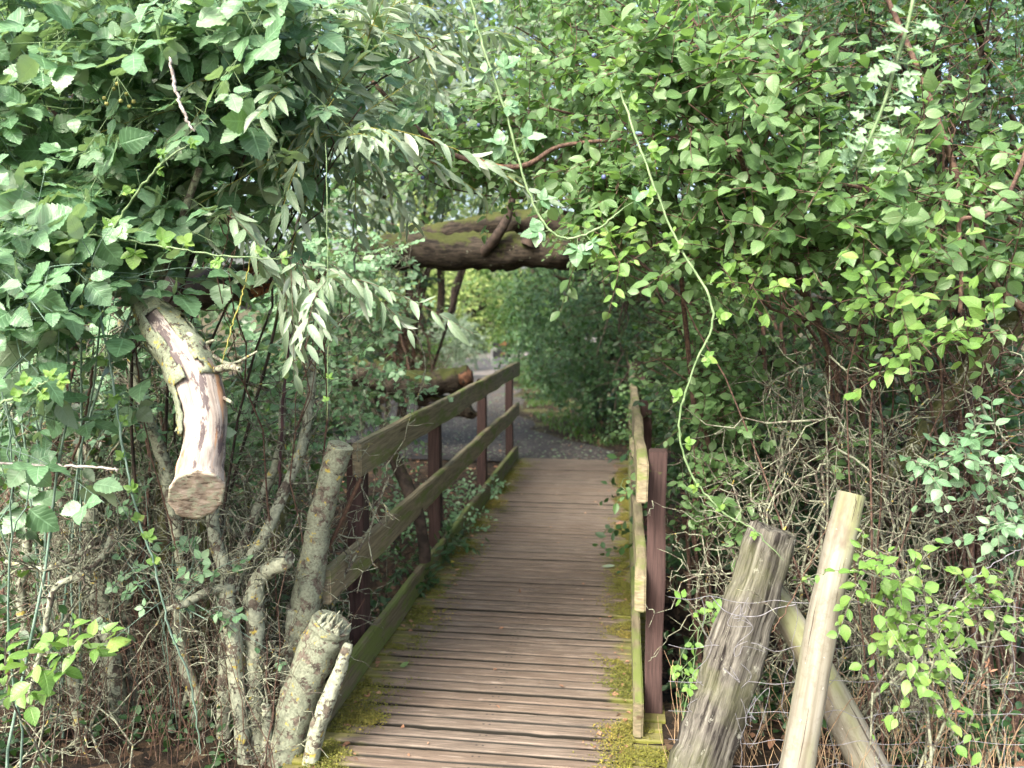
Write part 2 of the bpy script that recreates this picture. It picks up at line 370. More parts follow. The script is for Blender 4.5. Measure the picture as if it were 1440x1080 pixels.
def smoothpath(P, n):
    P = np.asarray(P, float); m = len(P)
    t = np.linspace(0, m-1, n); out = []
    for x in t:
        i = min(int(x), m-2); f = x-i
        p0 = P[max(i-1, 0)]; p1 = P[i]; p2 = P[i+1]; p3 = P[min(i+2, m-1)]
        out.append(.5*((2*p1)+(-p0+p2)*f+(2*p0-5*p1+4*p2-p3)*f*f+(-p0+3*p1-3*p2+p3)*f**3))
    return np.array(out)
def crooked(p0, p1, n, wob, rng):
    t = np.linspace(0, 1, n)[:, None]; P = p0+(p1-p0)*t
    w = np.cumsum(rng.normal(0, 1, (n, 3)), 0); w -= w[0]; w -= (w[-1])*t
    return P+w*wob*np.linalg.norm(p1-p0)/n**.5*.5
def pxpath(L, d=None):
    "list (px,py,rpx[,d]) -> points, radii"
    P = []; R = []
    for q in L:
        dd = q[3] if len(q) > 3 else d
        p = at(q[0], q[1], dd); P.append(p); R.append(q[2]*((p-EYE)@_f)/F)
    return np.array(P), np.array(R)

LIGHT = nrm(np.array([-.25, -1., .8]))
KIND = {  # shoot length, leaf spacing, leaf size, template, droop, matleaf
    'plum': dict(L=(.14, .34), sp=.022, S=(.022, .056), t='oval', droop=.25, cup=.5, curl=.5, w=1.05),
    'bramble': dict(L=(.2, .5), sp=.085, S=(.036, .084), t='serrated', droop=.3, cup=.3, curl=.4, comp=3, w=1.),
    'ivybr': dict(L=(.15, .35), sp=.07, S=(.028, .045), t='broad', droop=.3, cup=.3, curl=.4, comp=3, w=.95),
    'willow': dict(L=(.25, .5), sp=.021, S=(.045, .10), t='narrow', droop=.45, cup=.8, curl=.9, w=1.1, along=1.0),
    'hawthorn': dict(L=(.12, .3), sp=.022, S=(.024, .050), t='lobed', droop=.15, cup=.3, curl=.4, w=1.),
    'small': dict(L=(.15, .35), sp=.022, S=(.025, .045), t='simple', droop=.2, cup=.4, curl=.4, w=1.1),
    'mid': dict(L=(.25, .6), sp=.028, S=(.045, .075), t='simple', droop=.25, cup=.4, curl=.4, w=1.),
    'far': dict(L=(.4, .9), sp=.04, S=(.07, .12), t='simple', droop=.3, cup=.4, curl=.4, w=1.),
    'farwillow': dict(L=(.35, .8), sp=.028, S=(.08, .13), t='narrow', droop=.6, cup=.4, curl=.4, w=1.3, along=.9),
}
def shoots_leaves(starts, dirs, Ls, k, rng, T=None, tr=.0016, sides=4):
    "grow curved shoots, return leaf arrays; T collects the twigs"
    PP = []; DD = []; NN = []; SS = []
    for p, d, L in zip(starts, dirs, Ls):
        m = 6; t = np.linspace(0, 1, m)[:, None]
        bend = rng.normal(0, .25, 3)+np.array([0, 0, -k['droop']])
        C = p+L*(t*d+bend*t*t*.6)
        if T is not None: T.add(C, np.linspace(tr, tr*.5, m), sides, caps=False)
        n = max(2, int(L/k['sp'])); u = (np.arange(n)+.6+rng.uniform(-.3, .3, n))/n; u = np.clip(u, .08, 1)
        Q = p+L*(u[:, None]*d+bend*(u*u)[:, None]*.6); tg = nrm(d+bend*1.2*u[:, None])
        a = np.cross(tg, [0, 0, 1.]); a = nrm(a+1e-6); b = np.cross(tg, a)
        ph = np.where(np.arange(n) % 2, 0, pi)+rng.normal(0, .6, n)
        s = a*np.cos(ph)[:, None]+b*np.sin(ph)[:, None]
        al = k.get('along', .55)
        D = nrm(tg*al+s*.8+np.array([0, 0, -k['droop']*.7])+rng.normal(0, .18, (n, 3)))
        Nn = nrm(np.array([0, 0, .35])+LIGHT*.75+rng.normal(0, .42, (n, 3)))
        sz = rng.uniform(*k['S'], n)*(1-.35*np.clip(u-.75, 0, 1)*4*rng.uniform(0, 1, n))
        c = k.get('comp', 1)
        if c == 1: PP.append(Q+s*.003); DD.append(D); NN.append(Nn); SS.append(sz)
        else:
            c5 = rng.uniform(0, 1, n) < .35
            pet = sz*.75; X = np.cross(D, Nn)
            tip = Q+D*pet[:, None]
            if T is not None and sides:
                for q0, q1 in zip(Q, tip): T.add(np.array([q0, (q0+q1)/2+[0, 0, .003], q1]), tr*.6, 3, caps=False)
            for sg, sc, fw, mask in ((0, 1., 1., None), (-1, .82, .25, None), (1, .82, .25, None), (-1, .6, -.45, c5), (1, .6, -.45, c5)):
                dd = nrm(D*fw+X*sg*.95+rng.normal(0, .1, (n, 3)))
                q = tip if fw > 0 else tip-D*(sz*.12)[:, None]
                off = q+dd*(sz*(.14 if sg else .1))[:, None]
                ss = sz*sc*rng.uniform(.9, 1.1, n); nn = nrm(Nn+rng.normal(0, .2, (n, 3)))
                if mask is None: mask = np.ones(n, bool)
                PP.append(off[mask]); DD.append(dd[mask]); NN.append(nn[mask]); SS.append(ss[mask])
    return np.concatenate(PP), np.concatenate(DD), np.concatenate(NN), np.concatenate(SS)

NLEAF = [0]
def bush(name, label, cat, root, blobs, kind, mat, seed, twig='twig', group=None, scale=1., limb=.012, dirbias=(0, 0, .15), leafscale=1., stems=1, wood='twig', twigs=True, keep=None, extra=None):
    """a shrub: limbs from the root into each crown mass, then leafy shoots all through them.
    blob = (px, py, d, rx_px, rz_px, depth_m, shoots)"""
    rng = np.random.default_rng(seed); k = dict(KIND[kind]); root = np.asarray(root, float)
    k['S'] = tuple(x*leafscale for x in k['S'])
    t = thing(name, label, cat, root, group or {'plum_shrub': 'plum shrubs around the bridge', 'bramble_bush': 'bramble bushes', 'far_tree': 'trees beyond the thicket', 'hazel_shrub': 'dark shrubs behind the thicket', 'hedge_shrub': 'hedge shrubs right of the path', 'willow_shrub': 'willow shrubs at the left', 'blackthorn_shrub': 'blackthorn shrubs at the right', 'willow_tree': 'willow trees', 'undergrowth_plant': 'undergrowth plants in the ditch'}.get(name))
    W = Tubes(); T = Tubes(); st = []; dr = []; Ls = []
    for (px, py, d, rx, rz, dep, n) in blobs:
        c = at(px, py, d); q = ((c-EYE)@_f)/F; R = np.array([rx*q, dep, rz*q])
        if limb:
            for _ in range(stems):
                e = c+rng.normal(0, .25, 3)*R; mid = root*.72+e*.28; mid[2] = max(root[2], e[2]*.72)
                ln = np.linalg.norm(e-root)
                C = smoothpath([root+rng.normal(0, .05, 3)*[1, 1, 0], mid+rng.normal(0, .08, 3)*ln, e], 12)
                C[1:-1] += rng.normal(0, .008*ln, (10, 3))
                W.add(C, np.linspace(limb, limb*.45, 12)*rng.uniform(.8, 1.2), 7, .12, seed)
                for _j in range(max(3, n//14)):
                    i = rng.integers(6, 12); v = nrm(rng.normal(0, 1, 3)); e2 = c+v*R*rng.uniform(.5, .95)
                    W.add(crooked(C[i], e2, 7, .25, rng), np.linspace(limb*.4, .0016*scale+.0008, 7), 5, caps=False)
        v = nrm(rng.normal(0, 1, (n, 3))); rr = rng.uniform(0, 1, (n, 1))**.42
        S_ = c+v*R*rr
        if n >= 18:
            K = max(3, n//9); cv = nrm(rng.normal(0, 1, (K, 3)))*rng.uniform(.2, 1, (K, 1))**.4; pick = rng.integers(0, K, n); cl = rng.random(n) < .62
            S_ = np.where(cl[:, None], c+(cv[pick]+rng.normal(0, .11, (n, 3)))*R, S_)
        D_ = nrm(v*.75+rng.normal(0, .55, (n, 3))+np.array(dirbias)+np.array([0, 0, -.0]))
        if keep is not None:
            kk = keep(S_); S_ = S_[kk]; D_ = D_[kk]
        st.append(S_-D_*.05*scale); dr.append(D_); Ls.append(rng.uniform(*k['L'], len(S_))*scale)
    st = np.concatenate(st); dr = np.concatenate(dr); Ls = np.concatenate(Ls)
    P, D, N, S = shoots_leaves(st, dr, Ls, k, rng, T if twigs else None, tr=.0017*scale if scale < 2 else .003)
    NLEAF[0] += len(P)
    V, Q, L = leaf_geo(k['t'], P-root, D, N, S, rng, k['cup'], k['curl'], k['w'])
    link('foliage', raw_mesh(name+'_leaves', V, Q, M[mat], L), t)
    if T.V and len(st) < 70:
        for q_ in T.Q: W.Q.append(q_+W.n)
        W.V += T.V; W.L += T.L; W.n += T.n; T = Tubes()
    if W.V: link('stem', W.mesh(name+'_stem', M[wood], root), t)
    if T.V: link('twig', T.mesh(name+'_twig', M[twig], root), t)
    return t

def stick(name, label, cat, L, d, mat, sides=8, rough=.12, group=None, parent=None, n=None, seed=1, wob=0.):
    P, R = pxpath(L, d); n = n or len(L)*6
    C = smoothpath(P, n); rr = np.interp(np.linspace(0, len(L)-1, n), range(len(L)), R)
    if wob: C[1:-1] += np.random.default_rng(seed).normal(0, wob, (n-2, 3))
    T = Tubes(); org = P[0]
    T.add(C, rr, sides, rough, seed)
    if parent is None: o = link(name, T.mesh(name, M[mat], org), None, org); tag(o, label, cat, group)
    else: o = link(name, T.mesh(name, M[mat], np.array(parent.location)), parent)
    return o, C, rr

def box_mesh(name, x0, x1, y0, y1, z0, z1, mat, bev=.004, seg=24, wob=.0, seed=0, axis=1, origin=(0, 0, 0)):
    bm = bmesh.new(); bmesh.ops.create_cube(bm, size=1)
    for v in bm.verts: v.co = Vector(((x0+x1)/2+v.co.x*(x1-x0), (y0+y1)/2+v.co.y*(y1-y0), (z0+z1)/2+v.co.z*(z1-z0)))
    ed = [e for e in bm.edges if abs((e.verts[0].co-e.verts[1].co).normalized()[axis]) > .9]
    bmesh.ops.subdivide_edges(bm, edges=ed, cuts=seg)
    ed = [e for e in bm.edges if e.is_manifold and e.calc_face_angle(0) > 1.]
    bmesh.ops.bevel(bm, geom=ed, offset=bev, segments=2, affect='EDGES')
    for v in bm.verts:
        p = v.co*2.2+Vector((seed*3.1, 0, seed)); q = v.co*22+Vector((seed, 0, 0))
        v.co += Vector([wob*noise.noise(p), 0, wob*1.2*noise.noise(p+Vector((5, 5, 5)))])+Vector((noise.noise(q), noise.noise(q+Vector((3, 3, 3))), noise.noise(q+Vector((9, 9, 9)))))*.0022
        v.co -= Vector(origin)
    me = bpy.data.meshes.new(name); bm.to_mesh(me); bm.free(); me.materials.append(M[mat])
    for p in me.polygons: p.use_smooth = False
    return me

# ------------------------------------------------------------------ ground, path
def gz(x, y):
    dit = np.exp(-((y-4.9+.12*x)/1.15)**4)*.75
    far = np.clip((y-60)/200, 0, 1)
    n = .05*np.sin(x*1.7+y*.6)+.04*np.sin(y*2.3-x*.9)
    away = np.clip((np.abs(x+.5)-2.2)/2, 0, 1)*.12
    return -dit-.03+n*.5*np.clip(np.abs(x+1.5)-1., 0, 1)+away*.5
def ground():
    gx = np.concatenate([[-400, -150, -60, -30, -15], np.linspace(-8, 8, 90), [15, 30, 60, 150, 400]])
    gy = np.concatenate([[-300, -100, -30, -10, -3], np.linspace(0, 16, 110), np.linspace(17, 40, 30), [60, 120, 300, 600]])
    X, Y = np.meshgrid(gx, gy); Z = gz(X, Y)
    pathm = (Y > 7.6)
    Z = np.where(pathm & (np.abs(X+2) < 3), np.minimum(Z, -.03), Z)
    rng = np.random.default_rng(3); Z = Z+rng.normal(0, .008, Z.shape)*(np.abs(X) < 8)*(Y < 8)
    V = np.stack([X, Y, Z], -1).reshape(-1, 3); n = len(gx); m = len(gy)
    i = (np.arange(m-1)[:, None]*n+np.arange(n-1)[None]).ravel()
    Q = np.stack([i, i+1, i+n+1, i+n], -1)
    tag(link('ground', raw_mesh('ground', V, Q, M['ground'])), kind='structure')
    # path surface
    ys = np.linspace(8.55, 45, 90)
    cr = np.interp(ys, [8.5, 9.5, 11, 13, 20, 28, 36, 45], [.15, -.3, -1.05, -1.55, -2.7, -3.4, -2.0, 2.0])
    cl = np.interp(ys, [8.5, 9.5, 13, 20, 28, 36, 45], [-3.4, -3.6, -3.9, -4.7, -5.9, -5.5, -3.0])
    V = []
    for y, a, b in zip(ys, cl, cr):
        a += .12*sin(y*3.1)+.07*sin(y*7); b += .12*sin(y*2.7+1)+.06*sin(y*6.1)
        for t in np.linspace(0, 1, 13): V.append((a+(b-a)*t, y, -.006-.03*abs(2*t-1)**4+.008*sin(5*t+y)))
    V = np.array(V); i = (np.arange(len(ys)-1)[:, None]*13+np.arange(12)[None]).ravel()
    tag(link('path', raw_mesh('path', V, np.stack([i, i+1, i+14, i+13], -1), M['path'])), kind='structure')
ground()

# ------------------------------------------------------------------ footbridge
br = thing('footbridge', 'narrow timber footbridge with grooved mossy deck and two plank handrails', 'bridge', (-.5, 2.0, 0))
BO = (-.5, 2.0, 0)
def bridge():
    rng = random.Random(5); V = []; Q = []; L = []
    y = 1.9; pitch = .155; nX = 22
    prof = [(0, -.030, .2), (.0, -.006, .45), (.005, -.001, .8), (.013, 0, 1), (.030, .0005, 1), (.058, .0003, 1), (.060, -.003, .75), (.066, -.014, .0), (.080, -.014, .0), (.086, -.003, .75), (.088, .0003, 1), (.115, .0005, 1), (.129, 0, 1), (.137, -.001, .8), (.142, -.006, .45), (.142, -.030, .2)]
    while y < 8.6:
        dz = rng.uniform(-.003, .003); rot = rng.uniform(-.004, .004); tint = rng.random()**1.5; tilt = rng.uniform(-.004, .004)
        x0 = -1.165+rng.uniform(-.012, .012); x1 = .165+rng.uniform(-.015, .015); b = len(V); np_ = len(prof)
        fl = rng.uniform(.94, 1)
        for i in range(nX):
            x = x0+(x1-x0)*i/(nX-1)
            for (py, pz, g) in prof:
                nz_ = noise.noise(Vector((x*3, y*9, py*40)))*.0016; wy = noise.noise(Vector((x*2.5, y*5, 1.)))*.004
                chip = 0
                if g < .9 and pz > -.008: chip = max(0, noise.noise(Vector((x*9, y*13+py*30, 3.)))-.15)*-.008
                V.append((x, y+py*fl+rot*(x+.5)+wy, dz+pz+nz_+chip+tilt*(py-.07)*4)); L.append((0, g, tint))
        for i in range(nX-1):
            for j in range(np_-1): a = b+i*np_+j; Q.append((a, a+1, a+np_+1, a+np_)[::-1])
        # end caps
        for i in (0, nX-1):
            a = b+i*np_; c = len(V); V.append((x0 if i == 0 else x1, y+.07, -.03)); L.append((0, .4, tint))
            for j in range(0, np_-2, 2): q = (c, a+j, a+j+1, a+j+2); Q.append(q if i == 0 else q[::-1])
        y += pitch
    link('deck', raw_mesh('deck', np.array(V)-np.array(BO), np.array(Q), M['deck'], L, smooth=False), br)
    for x in (-1.05, -.5, .05): link('beam', box_mesh('beam', x-.05, x+.05, 1.9, 8.6, -.2, -.035, 'under', origin=BO), br)
    def bd(nm, *a, mat='rail', **k): link(nm, box_mesh(nm, *a, mat, origin=BO, **k), br)
    # left side
    bd('handrail', -1.150, -1.108, 3.36, 8.78, .885, 1.03, wob=.010, seed=1, bev=.006, seg=40)
    bd('middle_rail', -1.148, -1.108, 2.98, 8.72, .455, .595, wob=.010, seed=2, bev=.006, seg=40)
    bd('toe_board', -1.146, -1.108, 2.9, 8.66, .006, .145, mat='toe', wob=.008, seed=3, bev=.006, seg=40)
    for i, y in enumerate((3.56, 5.1, 6.85, 8.52)):
        bd('post', -1.226, -1.152, y-.045, y+.045, -.75, .985+(.02 if i else 0), mat='post', axis=2, wob=.006, seed=4+i)
    # right side
    bd('handrail', .050, .092, 3.02, 8.75, .885, 1.03, wob=.010, seed=11, bev=.006, seg=40)
    bd('middle_rail', .050, .092, 3.06, 8.72, .46, .60, wob=.012, seed=12, bev=.006, seg=40)
    bd('toe_board', .050, .088, 2.98, 8.66, .006, .145, mat='toe', wob=.006, seed=13, bev=.006, seg=40)
    for i, y in enumerate((3.24, 4.95, 6.7, 8.45)):
        bd('post', .0955, .165, y-.045, y+.045, -.75, 1.05, mat='post', axis=2, wob=.012, seed=24+i)
    # moss tufts gathered along both edges
    nr = np.random.default_rng(8); P = []
    while len(P) < 42000:
        y = nr.uniform(2.3, 8.5); side = nr.random() < .45
        w = abs(nr.normal(0, 1))*(.055 if side else .06)
        x = -1.10+w*1.6 if side else .045-w*1.0
        m = noise.noise(Vector((x*3, y*3.3, 2)))+.5*noise.noise(Vector((x*11, y*17, 5)))
        if m > -.12+w*1.1+(.08 if side and y > 3.3 else 0): P.append((x, y, .003))
        elif (abs(y-2.98) < .10 and -1.1 < x < -.93) or (abs(y-2.85) < .10 and side is False and x > -.03): P.append((x, y, .003))
    for cx, cy, n in ((-.99, 2.99, 1500), (-1.05, 2.72, 700), (.10, 2.86, 1500), (.03, 3.05, 700)):
        q = nr.normal(0, 1, (n, 2))*[.05, .032]; 
        for a in q:
            if abs(a[0]) < .1 and abs(a[1]) < .07: P.append((cx+a[0], cy+a[1], .004+max(0, .010-.1*(a[0]**2+a[1]**2)**.5)))
    P = np.array(P); n = len(P)
    Pm = P.copy(); Pm[:, 2] += nr.uniform(0, .006, n)
    D = nrm(nr.normal(0, 1, (n, 3))*[1, 1, .4]+[0, 0, .25]); V, Q, L = leaf_geo('simple', Pm-np.array(BO), D, nr.normal(0, 1, (n, 3)), nr.uniform(.005, .011, n), nr)
    # tint by patch: greener inside, golden in dry patches
    tv = len(TM['simple'][0]); pr = np.array([.5+1.1*noise.noise(Vector((p[0]*2+7, p[1]*2.2, 0))) for p in P]); pr += np.where(P[:, 0] > -.2, .12, -.05)
    L[:, 2] = np.clip(np.repeat(pr, tv)+np.repeat(nr.normal(0, .12, n), tv), 0, 1)
    o = link('moss', raw_mesh('moss', V, Q, M['moss'], L), br); tag(o, 'yellow green moss along both deck edges', kind='stuff')
bridge()

# ------------------------------------------------------------------ fallen tree, logs, dead wood
def big_tube(name, L, d, mat, parent, sides=22, rough=.16, n=60, seed=1, label=None):
    P, R = pxpath(L, d); C = smoothpath(P, n); rr = np.interp(np.linspace(0, len(L)-1, n), range(len(L)), R)
    T = Tubes(); T.add(C, rr, sides, rough, seed); o = link(name, T.mesh(name, M[mat], np.array(parent.location)), parent)
    if label: o['label'] = label
    return o, C, rr
ft = thing('fallen_tree', 'mossy fallen tree trunk spanning above the path behind the bridge', 'tree', tuple(at(1010, 640, 6.6)))
big_tube('trunk', [(1010, 420, 34), (900, 352, 32), (800, 350, 27), (740, 352, 25), (660, 354, 26), (580, 353, 25), (500, 362, 22), (440, 385, 20)], 6.4, 'mossy', ft, seed=3, n=90, sides=28, rough=.22)
big_tube('branch', [(960, 372, 22), (880, 335, 24), (800, 318, 19), (740, 312, 17), (680, 318, 16), (610, 330, 15), (560, 345, 13)], 6.75, 'mossy', ft, seed=5, n=80, sides=24, rough=.22, label='upper mossy limb lying along the fallen trunk')
big_tube('branch', [(674, 366, 5, 6.38), (683, 352, 8, 6.27), (700, 330, 7, 6.2), (714, 305, 6, 6.2), (722, 268, 5, 6.2), (720, 215, 4, 6.2), (728, 130, 3, 6.2)], 6.2, 'dark_bark', ft, sides=9, n=26, seed=7)
big_tube('branch', [(742, 345, 11), (752, 320, 8), (762, 285, 9), (762, 240, 7), (768, 190, 5), (762, 120, 4)], 6.25, 'dark_bark', ft, sides=9, n=26, seed=8)
# sawn limb with dark broken end, beyond the handrail
lg = thing('sawn_limb', 'mossy broken log end poking out above the left handrail', 'log', tuple(at(500, 640, 8.)))
big_tube('trunk', [(470, 515, 22), (520, 525, 20), (560, 536, 19), (600, 540, 18), (635, 534, 17), (660, 530, 15)], 7.9, 'mossy', lg, n=60, rough=.2, seed=11)
big_tube('broken_end', [(648, 532, 13.5), (658, 531, 13), (664, 530, 9)], 7.88, 'rot', lg, n=8, rough=.5, seed=15, sides=16)
big_tube('branch', [(560, 545, 12), (600, 560, 12), (640, 573, 12), (660, 577, 11), (664, 576, 8)], 8.0, 'mossy', lg, n=40, rough=.4, seed=12)
# broken branch with orange heartwood (left)
bs = thing('broken_log', 'bark covered broken trunk with splintered orange heartwood end', 'log', tuple(at(200, 640, 3.2)))
big_tube('trunk', [(180, 425, 28, 3.5), (240, 415, 27, 3.3), (300, 402, 26, 3.12), (345, 396, 24, 3.0), (362, 394, 22, 2.96)], 3.8, 'dark_bark', bs, n=50, rough=.18, seed=21)
def splinter(parent, c, ax, r, n, seed, mat, L=(.04, .1)):
    rng = np.random.default_rng(seed); T = Tubes(); ax = nrm(np.array(ax, float))
    a = nrm(np.cross(ax, [0, 0, 1.])); b = np.cross(ax, a)
    for i in range(n):
        th = rng.uniform(0, 2*pi); q = r*rng.uniform(0, 1)**.6; p = c+a*q*cos(th)+b*q*sin(th)
        l = rng.uniform(*L)*(1+.8*cos(th)); e = p+ax*l+rng.normal(0, .006, 3)
        T.add(np.array([p-ax*.05, p+ax*l*.4, e]), [r*.20, r*.17, r*.03], 5, .2, i)
    return link('splintered_end', T.mesh('splinters', M[mat], np.array(parent.location)), parent)
e = at(360, 394, 2.97); e0 = at(340, 397, 3.03)
splinter(bs, e, e-e0, .058, 80, 4, 'heartwood', (.02, .065))

# hanging bleached branch, in front
hb = thing('dead_branch', 'bleached bare dead branch with lichen bark upper end hanging down', 'branch', tuple(at(226, 445, 2.25)))
HL = [(196, 408, 13, 2.5), (215, 435, 20, 2.42), (238, 468, 28, 2.36), (263, 505, 31, 2.30), (281, 545, 31, 2.26), (289, 590, 30, 2.24), (287, 630, 30, 2.22), (283, 660, 32, 2.20), (280, 685, 36, 2.18), (276, 702, 37, 2.17)]
P, R = pxpath(HL); n = 60; HC = smoothpath(P, n); HR = np.interp(np.linspace(0, len(P)-1, n), range(len(P)), R)
T = Tubes(); T.add(HC, HR, 32, .09, 31, caps=False)
CN = nrm(np.array([.24, -.76, -.60])); CC = HC[-1]-nrm(HC[-1]-HC[-4])*.012
me = T.mesh('bare_wood', M['dead'], np.array(hb.location)); HO = np.array(hb.location); TT = nrm(HC[-1]-HC[-4]); rim = []
for k_, v in enumerate(me.vertices):
    p = np.array(v.co)+HO; dd = (p-CC)@CN; last = k_ >= len(me.vertices)-32
    if dd > 0 or last: p = p-TT*dd/(TT@CN); v.co = Vector(p-HO)
    if last: rim.append(p)
link('bare_wood', me, hb)
def cut_end():
    bm = bmesh.new(); c = np.mean(rim, 0); prev = None
    for s_ in (1.035, 1.03, .94, .8, .62, .42, .2):
        ring = []
        for j, p in enumerate(rim):
            q = c+(p-c)*s_*(1+.03*sin(j*1.9)); h = (-.006 if s_ > 1.032 else .003)+.005*noise.noise(Vector(q*45))+.0035*noise.noise(Vector((q[0]*150, q[2]*60, 1)))
            ring.append(bm.verts.new(q+CN*h-HO))
        if prev:
            for j in range(len(rim)): bm.faces.new((prev[j], prev[(j+1) % 32], ring[(j+1) % 32], ring[j]))
        prev = ring
    bm.faces.new(prev); bmesh.ops.recalc_face_normals(bm, faces=bm.faces)
    me = bpy.data.meshes.new('cut_end'); bm.to_mesh(me); bm.free(); me.materials.append(M['cut'])
    for p_ in me.polygons: p_.use_smooth = True
    link('cut_end', me, hb)
cut_end()
def bark_shell():
    L2 = [(x-3 if i < 6 else x, y, r*1.13, d) for i, (x, y, r, d) in enumerate(HL)]
    P, R = pxpath(L2); n = 70; C = smoothpath(P, n); R = np.interp(np.linspace(0, len(P)-1, n), range(len(P)), R); R[0] *= .1
    Tn = nrm(np.gradient(C, axis=0)); S = 44; V = []; keep = []
    for i in range(n):
        t = Tn[i]; a = nrm(np.cross(t, [0, 1., 0])); b_ = np.cross(t, a)   # a: towards image right/left
        if a[0] < 0: a = -a; b_ = -b_
        vdir = nrm(EYE-C[i]); bf = vdir-(vdir@t)*t; bf = nrm(bf); a = np.cross(bf, t); a = a if a[0] > 0 else -a
        for j in range(S):
            th = 2*pi*j/S; d = a*cos(th)+bf*sin(th)
            nn = noise.noise(Vector((cos(th)*2, sin(th)*2, i*.16)))+.5*noise.noise(Vector((cos(th)*6, sin(th)*6, i*.5)))
            r = R[i]*(1+.13*nn+.05*noise.noise(Vector(d*9+C[i]*60)))
            V.append(C[i]+d*r-np.array(hb.location))
            u = i/n; side = cos(th); front = sin(th)
            k = False
            if u < .17: k = True
            elif u < .42: k = side > .30+.3*(u-.17) or side < -.25+.3*nn or front < -.1
            elif u < .60: k = side < -.84 or front < -.75
            if k and u > .2: k = nn < .45
            keep.append(k)
    bm = bmesh.new(); vs = [bm.verts.new(v) for v in V]
    for i in range(n-1):
        for j in range(S):
            if keep[i*S+j]: bm.faces.new((vs[i*S+j], vs[i*S+(j+1) % S], vs[(i+1)*S+(j+1) % S], vs[(i+1)*S+j]))
    bmesh.ops.delete(bm, geom=[v for v in bm.verts if not v.link_faces], context='VERTS')
    bmesh.ops.recalc_face_normals(bm, faces=bm.faces)
    bmesh.ops.solidify(bm, geom=bm.faces[:], thickness=.005)
    for v in bm.verts:
        q = v.co*90; v.co += Vector((noise.noise(q), noise.noise(q+Vector((7, 1, 2))), noise.noise(q+Vector((1, 9, 2)))))*.0035
    me = bpy.data.meshes.new('bark'); bm.to_mesh(me); bm.free(); me.materials.append(M['shell_bark'])
    for p in me.polygons: p.use_smooth = True
    link('bark', me, hb)
bark_shell()
for L in ([(305, 520, 6, 2.26), (322, 516, 5, 2.2), (338, 520, 4, 2.15)], [(300, 500, 3, 2.3), (325, 512, 2.5, 2.3), (362, 494, 1.6, 2.3)], [(262, 545, 3, 2.26), (246, 549, 2, 2.22)], [(315, 560, 3, 2.25), (326, 566, 2, 2.22)], [(292, 482, 3, 2.28), (302, 478, 1.6, 2.22)]):
    stick('twig_stub', None, None, L, None, 'lichen_twig', 7, .15, parent=hb)

# lichen covered clumps of stems left of the bridge, each clump one shrub
def clump(name, label, cat, rootpx, stems, seed=1, twigs=0, mat='lichen_bark', more=None):
    base = at(*rootpx); t = thing(name, label, cat, tuple(base), 'lichen covered shrubs at the left'); rng = np.random.default_rng(seed); TW = Tubes()
    if more:
        n_, xa, xb, ya, yb, da, db = more; r2 = random.Random(seed)
        for _ in range(n_):
            x = r2.uniform(xa, xb); d = r2.uniform(da, db); top = r2.uniform(ya, yb); lean = r2.gauss(0, .14); r = r2.uniform(2, 9) if r2.random() < .6 else r2.uniform(2, 4); q = [(x, 1130, r, d)]; m_ = 6
            for k_ in range(1, m_+1): yk = 1130+(top-1130)*k_/m_; q.append((x+lean*(1130-yk)+r2.gauss(0, 8), yk, r*(1-.6*k_/m_), d+.05*k_))
            stems = stems+[(r2.choice(['lichen_bark', 'lichen_bark', 'lichen_twig', 'green_bark', 'twig']), q)]
    for i, s in enumerate(stems):
        mt = mat; L = s
        if isinstance(s[0], str): mt = s[0]; L = s[1]
        L = [(q[0], q[1], q[2]*1.15)+tuple(q[3:]) for q in L]
        o, C, R = stick('stem', None, None, L, None, mt, 12, .16, parent=t, n=len(L)*9, seed=seed+i, wob=.0015)
        for _ in range(int(twigs*len(C)/20)):
            k = rng.integers(2, len(C)); d = nrm(rng.normal(0, 1, 3)+[0, 0, .5]); L0 = rng.uniform(.06, .3)
            A = crooked(C[k], C[k]+d*L0, 6, .5, rng); TW.add(A, np.linspace(.0035, .0012, 6), 5, caps=False)
            for _j in range(3):
                m = rng.integers(1, 6); d2 = nrm(d+rng.normal(0, .7, 3)); TW.add(crooked(A[m], A[m]+d2*L0*.45, 4, .5, rng), np.linspace(.002, .001, 4), 4, caps=False)
    if TW.V: link('twig', TW.mesh('twigs', M['lichen_twig'], base), t)
    return t
clump('lichen_shrub', 'leafless shrub of lichen crusted stems with a forked pale middle stem', 'shrub', (330, 1130, 2.75), [
    [(352, 1130, 9, 2.7), (343, 1060, 9, 2.7), (335, 980, 9, 2.7), (328, 900, 10, 2.7), (320, 850, 11, 2.72), (318, 810, 9, 2.75), (303, 760, 8, 2.8), (299, 700, 7, 2.85), (306, 640, 5, 2.9), (300, 560, 4, 3.0)],
    [(322, 850, 7, 2.72), (340, 800, 6, 2.8), (362, 770, 7, 2.85), (388, 720, 7, 2.9), (425, 625, 6, 3.0), (436, 560, 5, 3.05), (440, 490, 4, 3.1)],
    [(318, 826, 6, 2.72), (290, 832, 5, 2.7), (262, 848, 5, 2.66), (233, 857, 3, 2.62)],
    [(322, 1120, 10, 2.85), (315, 1000, 9, 2.85), (318, 900, 8, 2.9), (325, 820, 7, 2.95), (360, 720, 6, 3.), (392, 640, 5, 3.05), (398, 560, 4, 3.1)],
    [(285, 1130, 12, 2.9), (283, 1040, 11, 2.9), (278, 985, 9, 2.92), (258, 930, 8, 2.95), (252, 860, 8, 3.), (258, 800, 8, 3.), (240, 700, 8, 3.05), (228, 640, 8, 3.1), (205, 580, 7, 3.1), (190, 520, 7, 3.1), (172, 450, 6, 3.1)],
], 40, 14, more=(34, 200, 430, 480, 860, 2.9, 3.5))
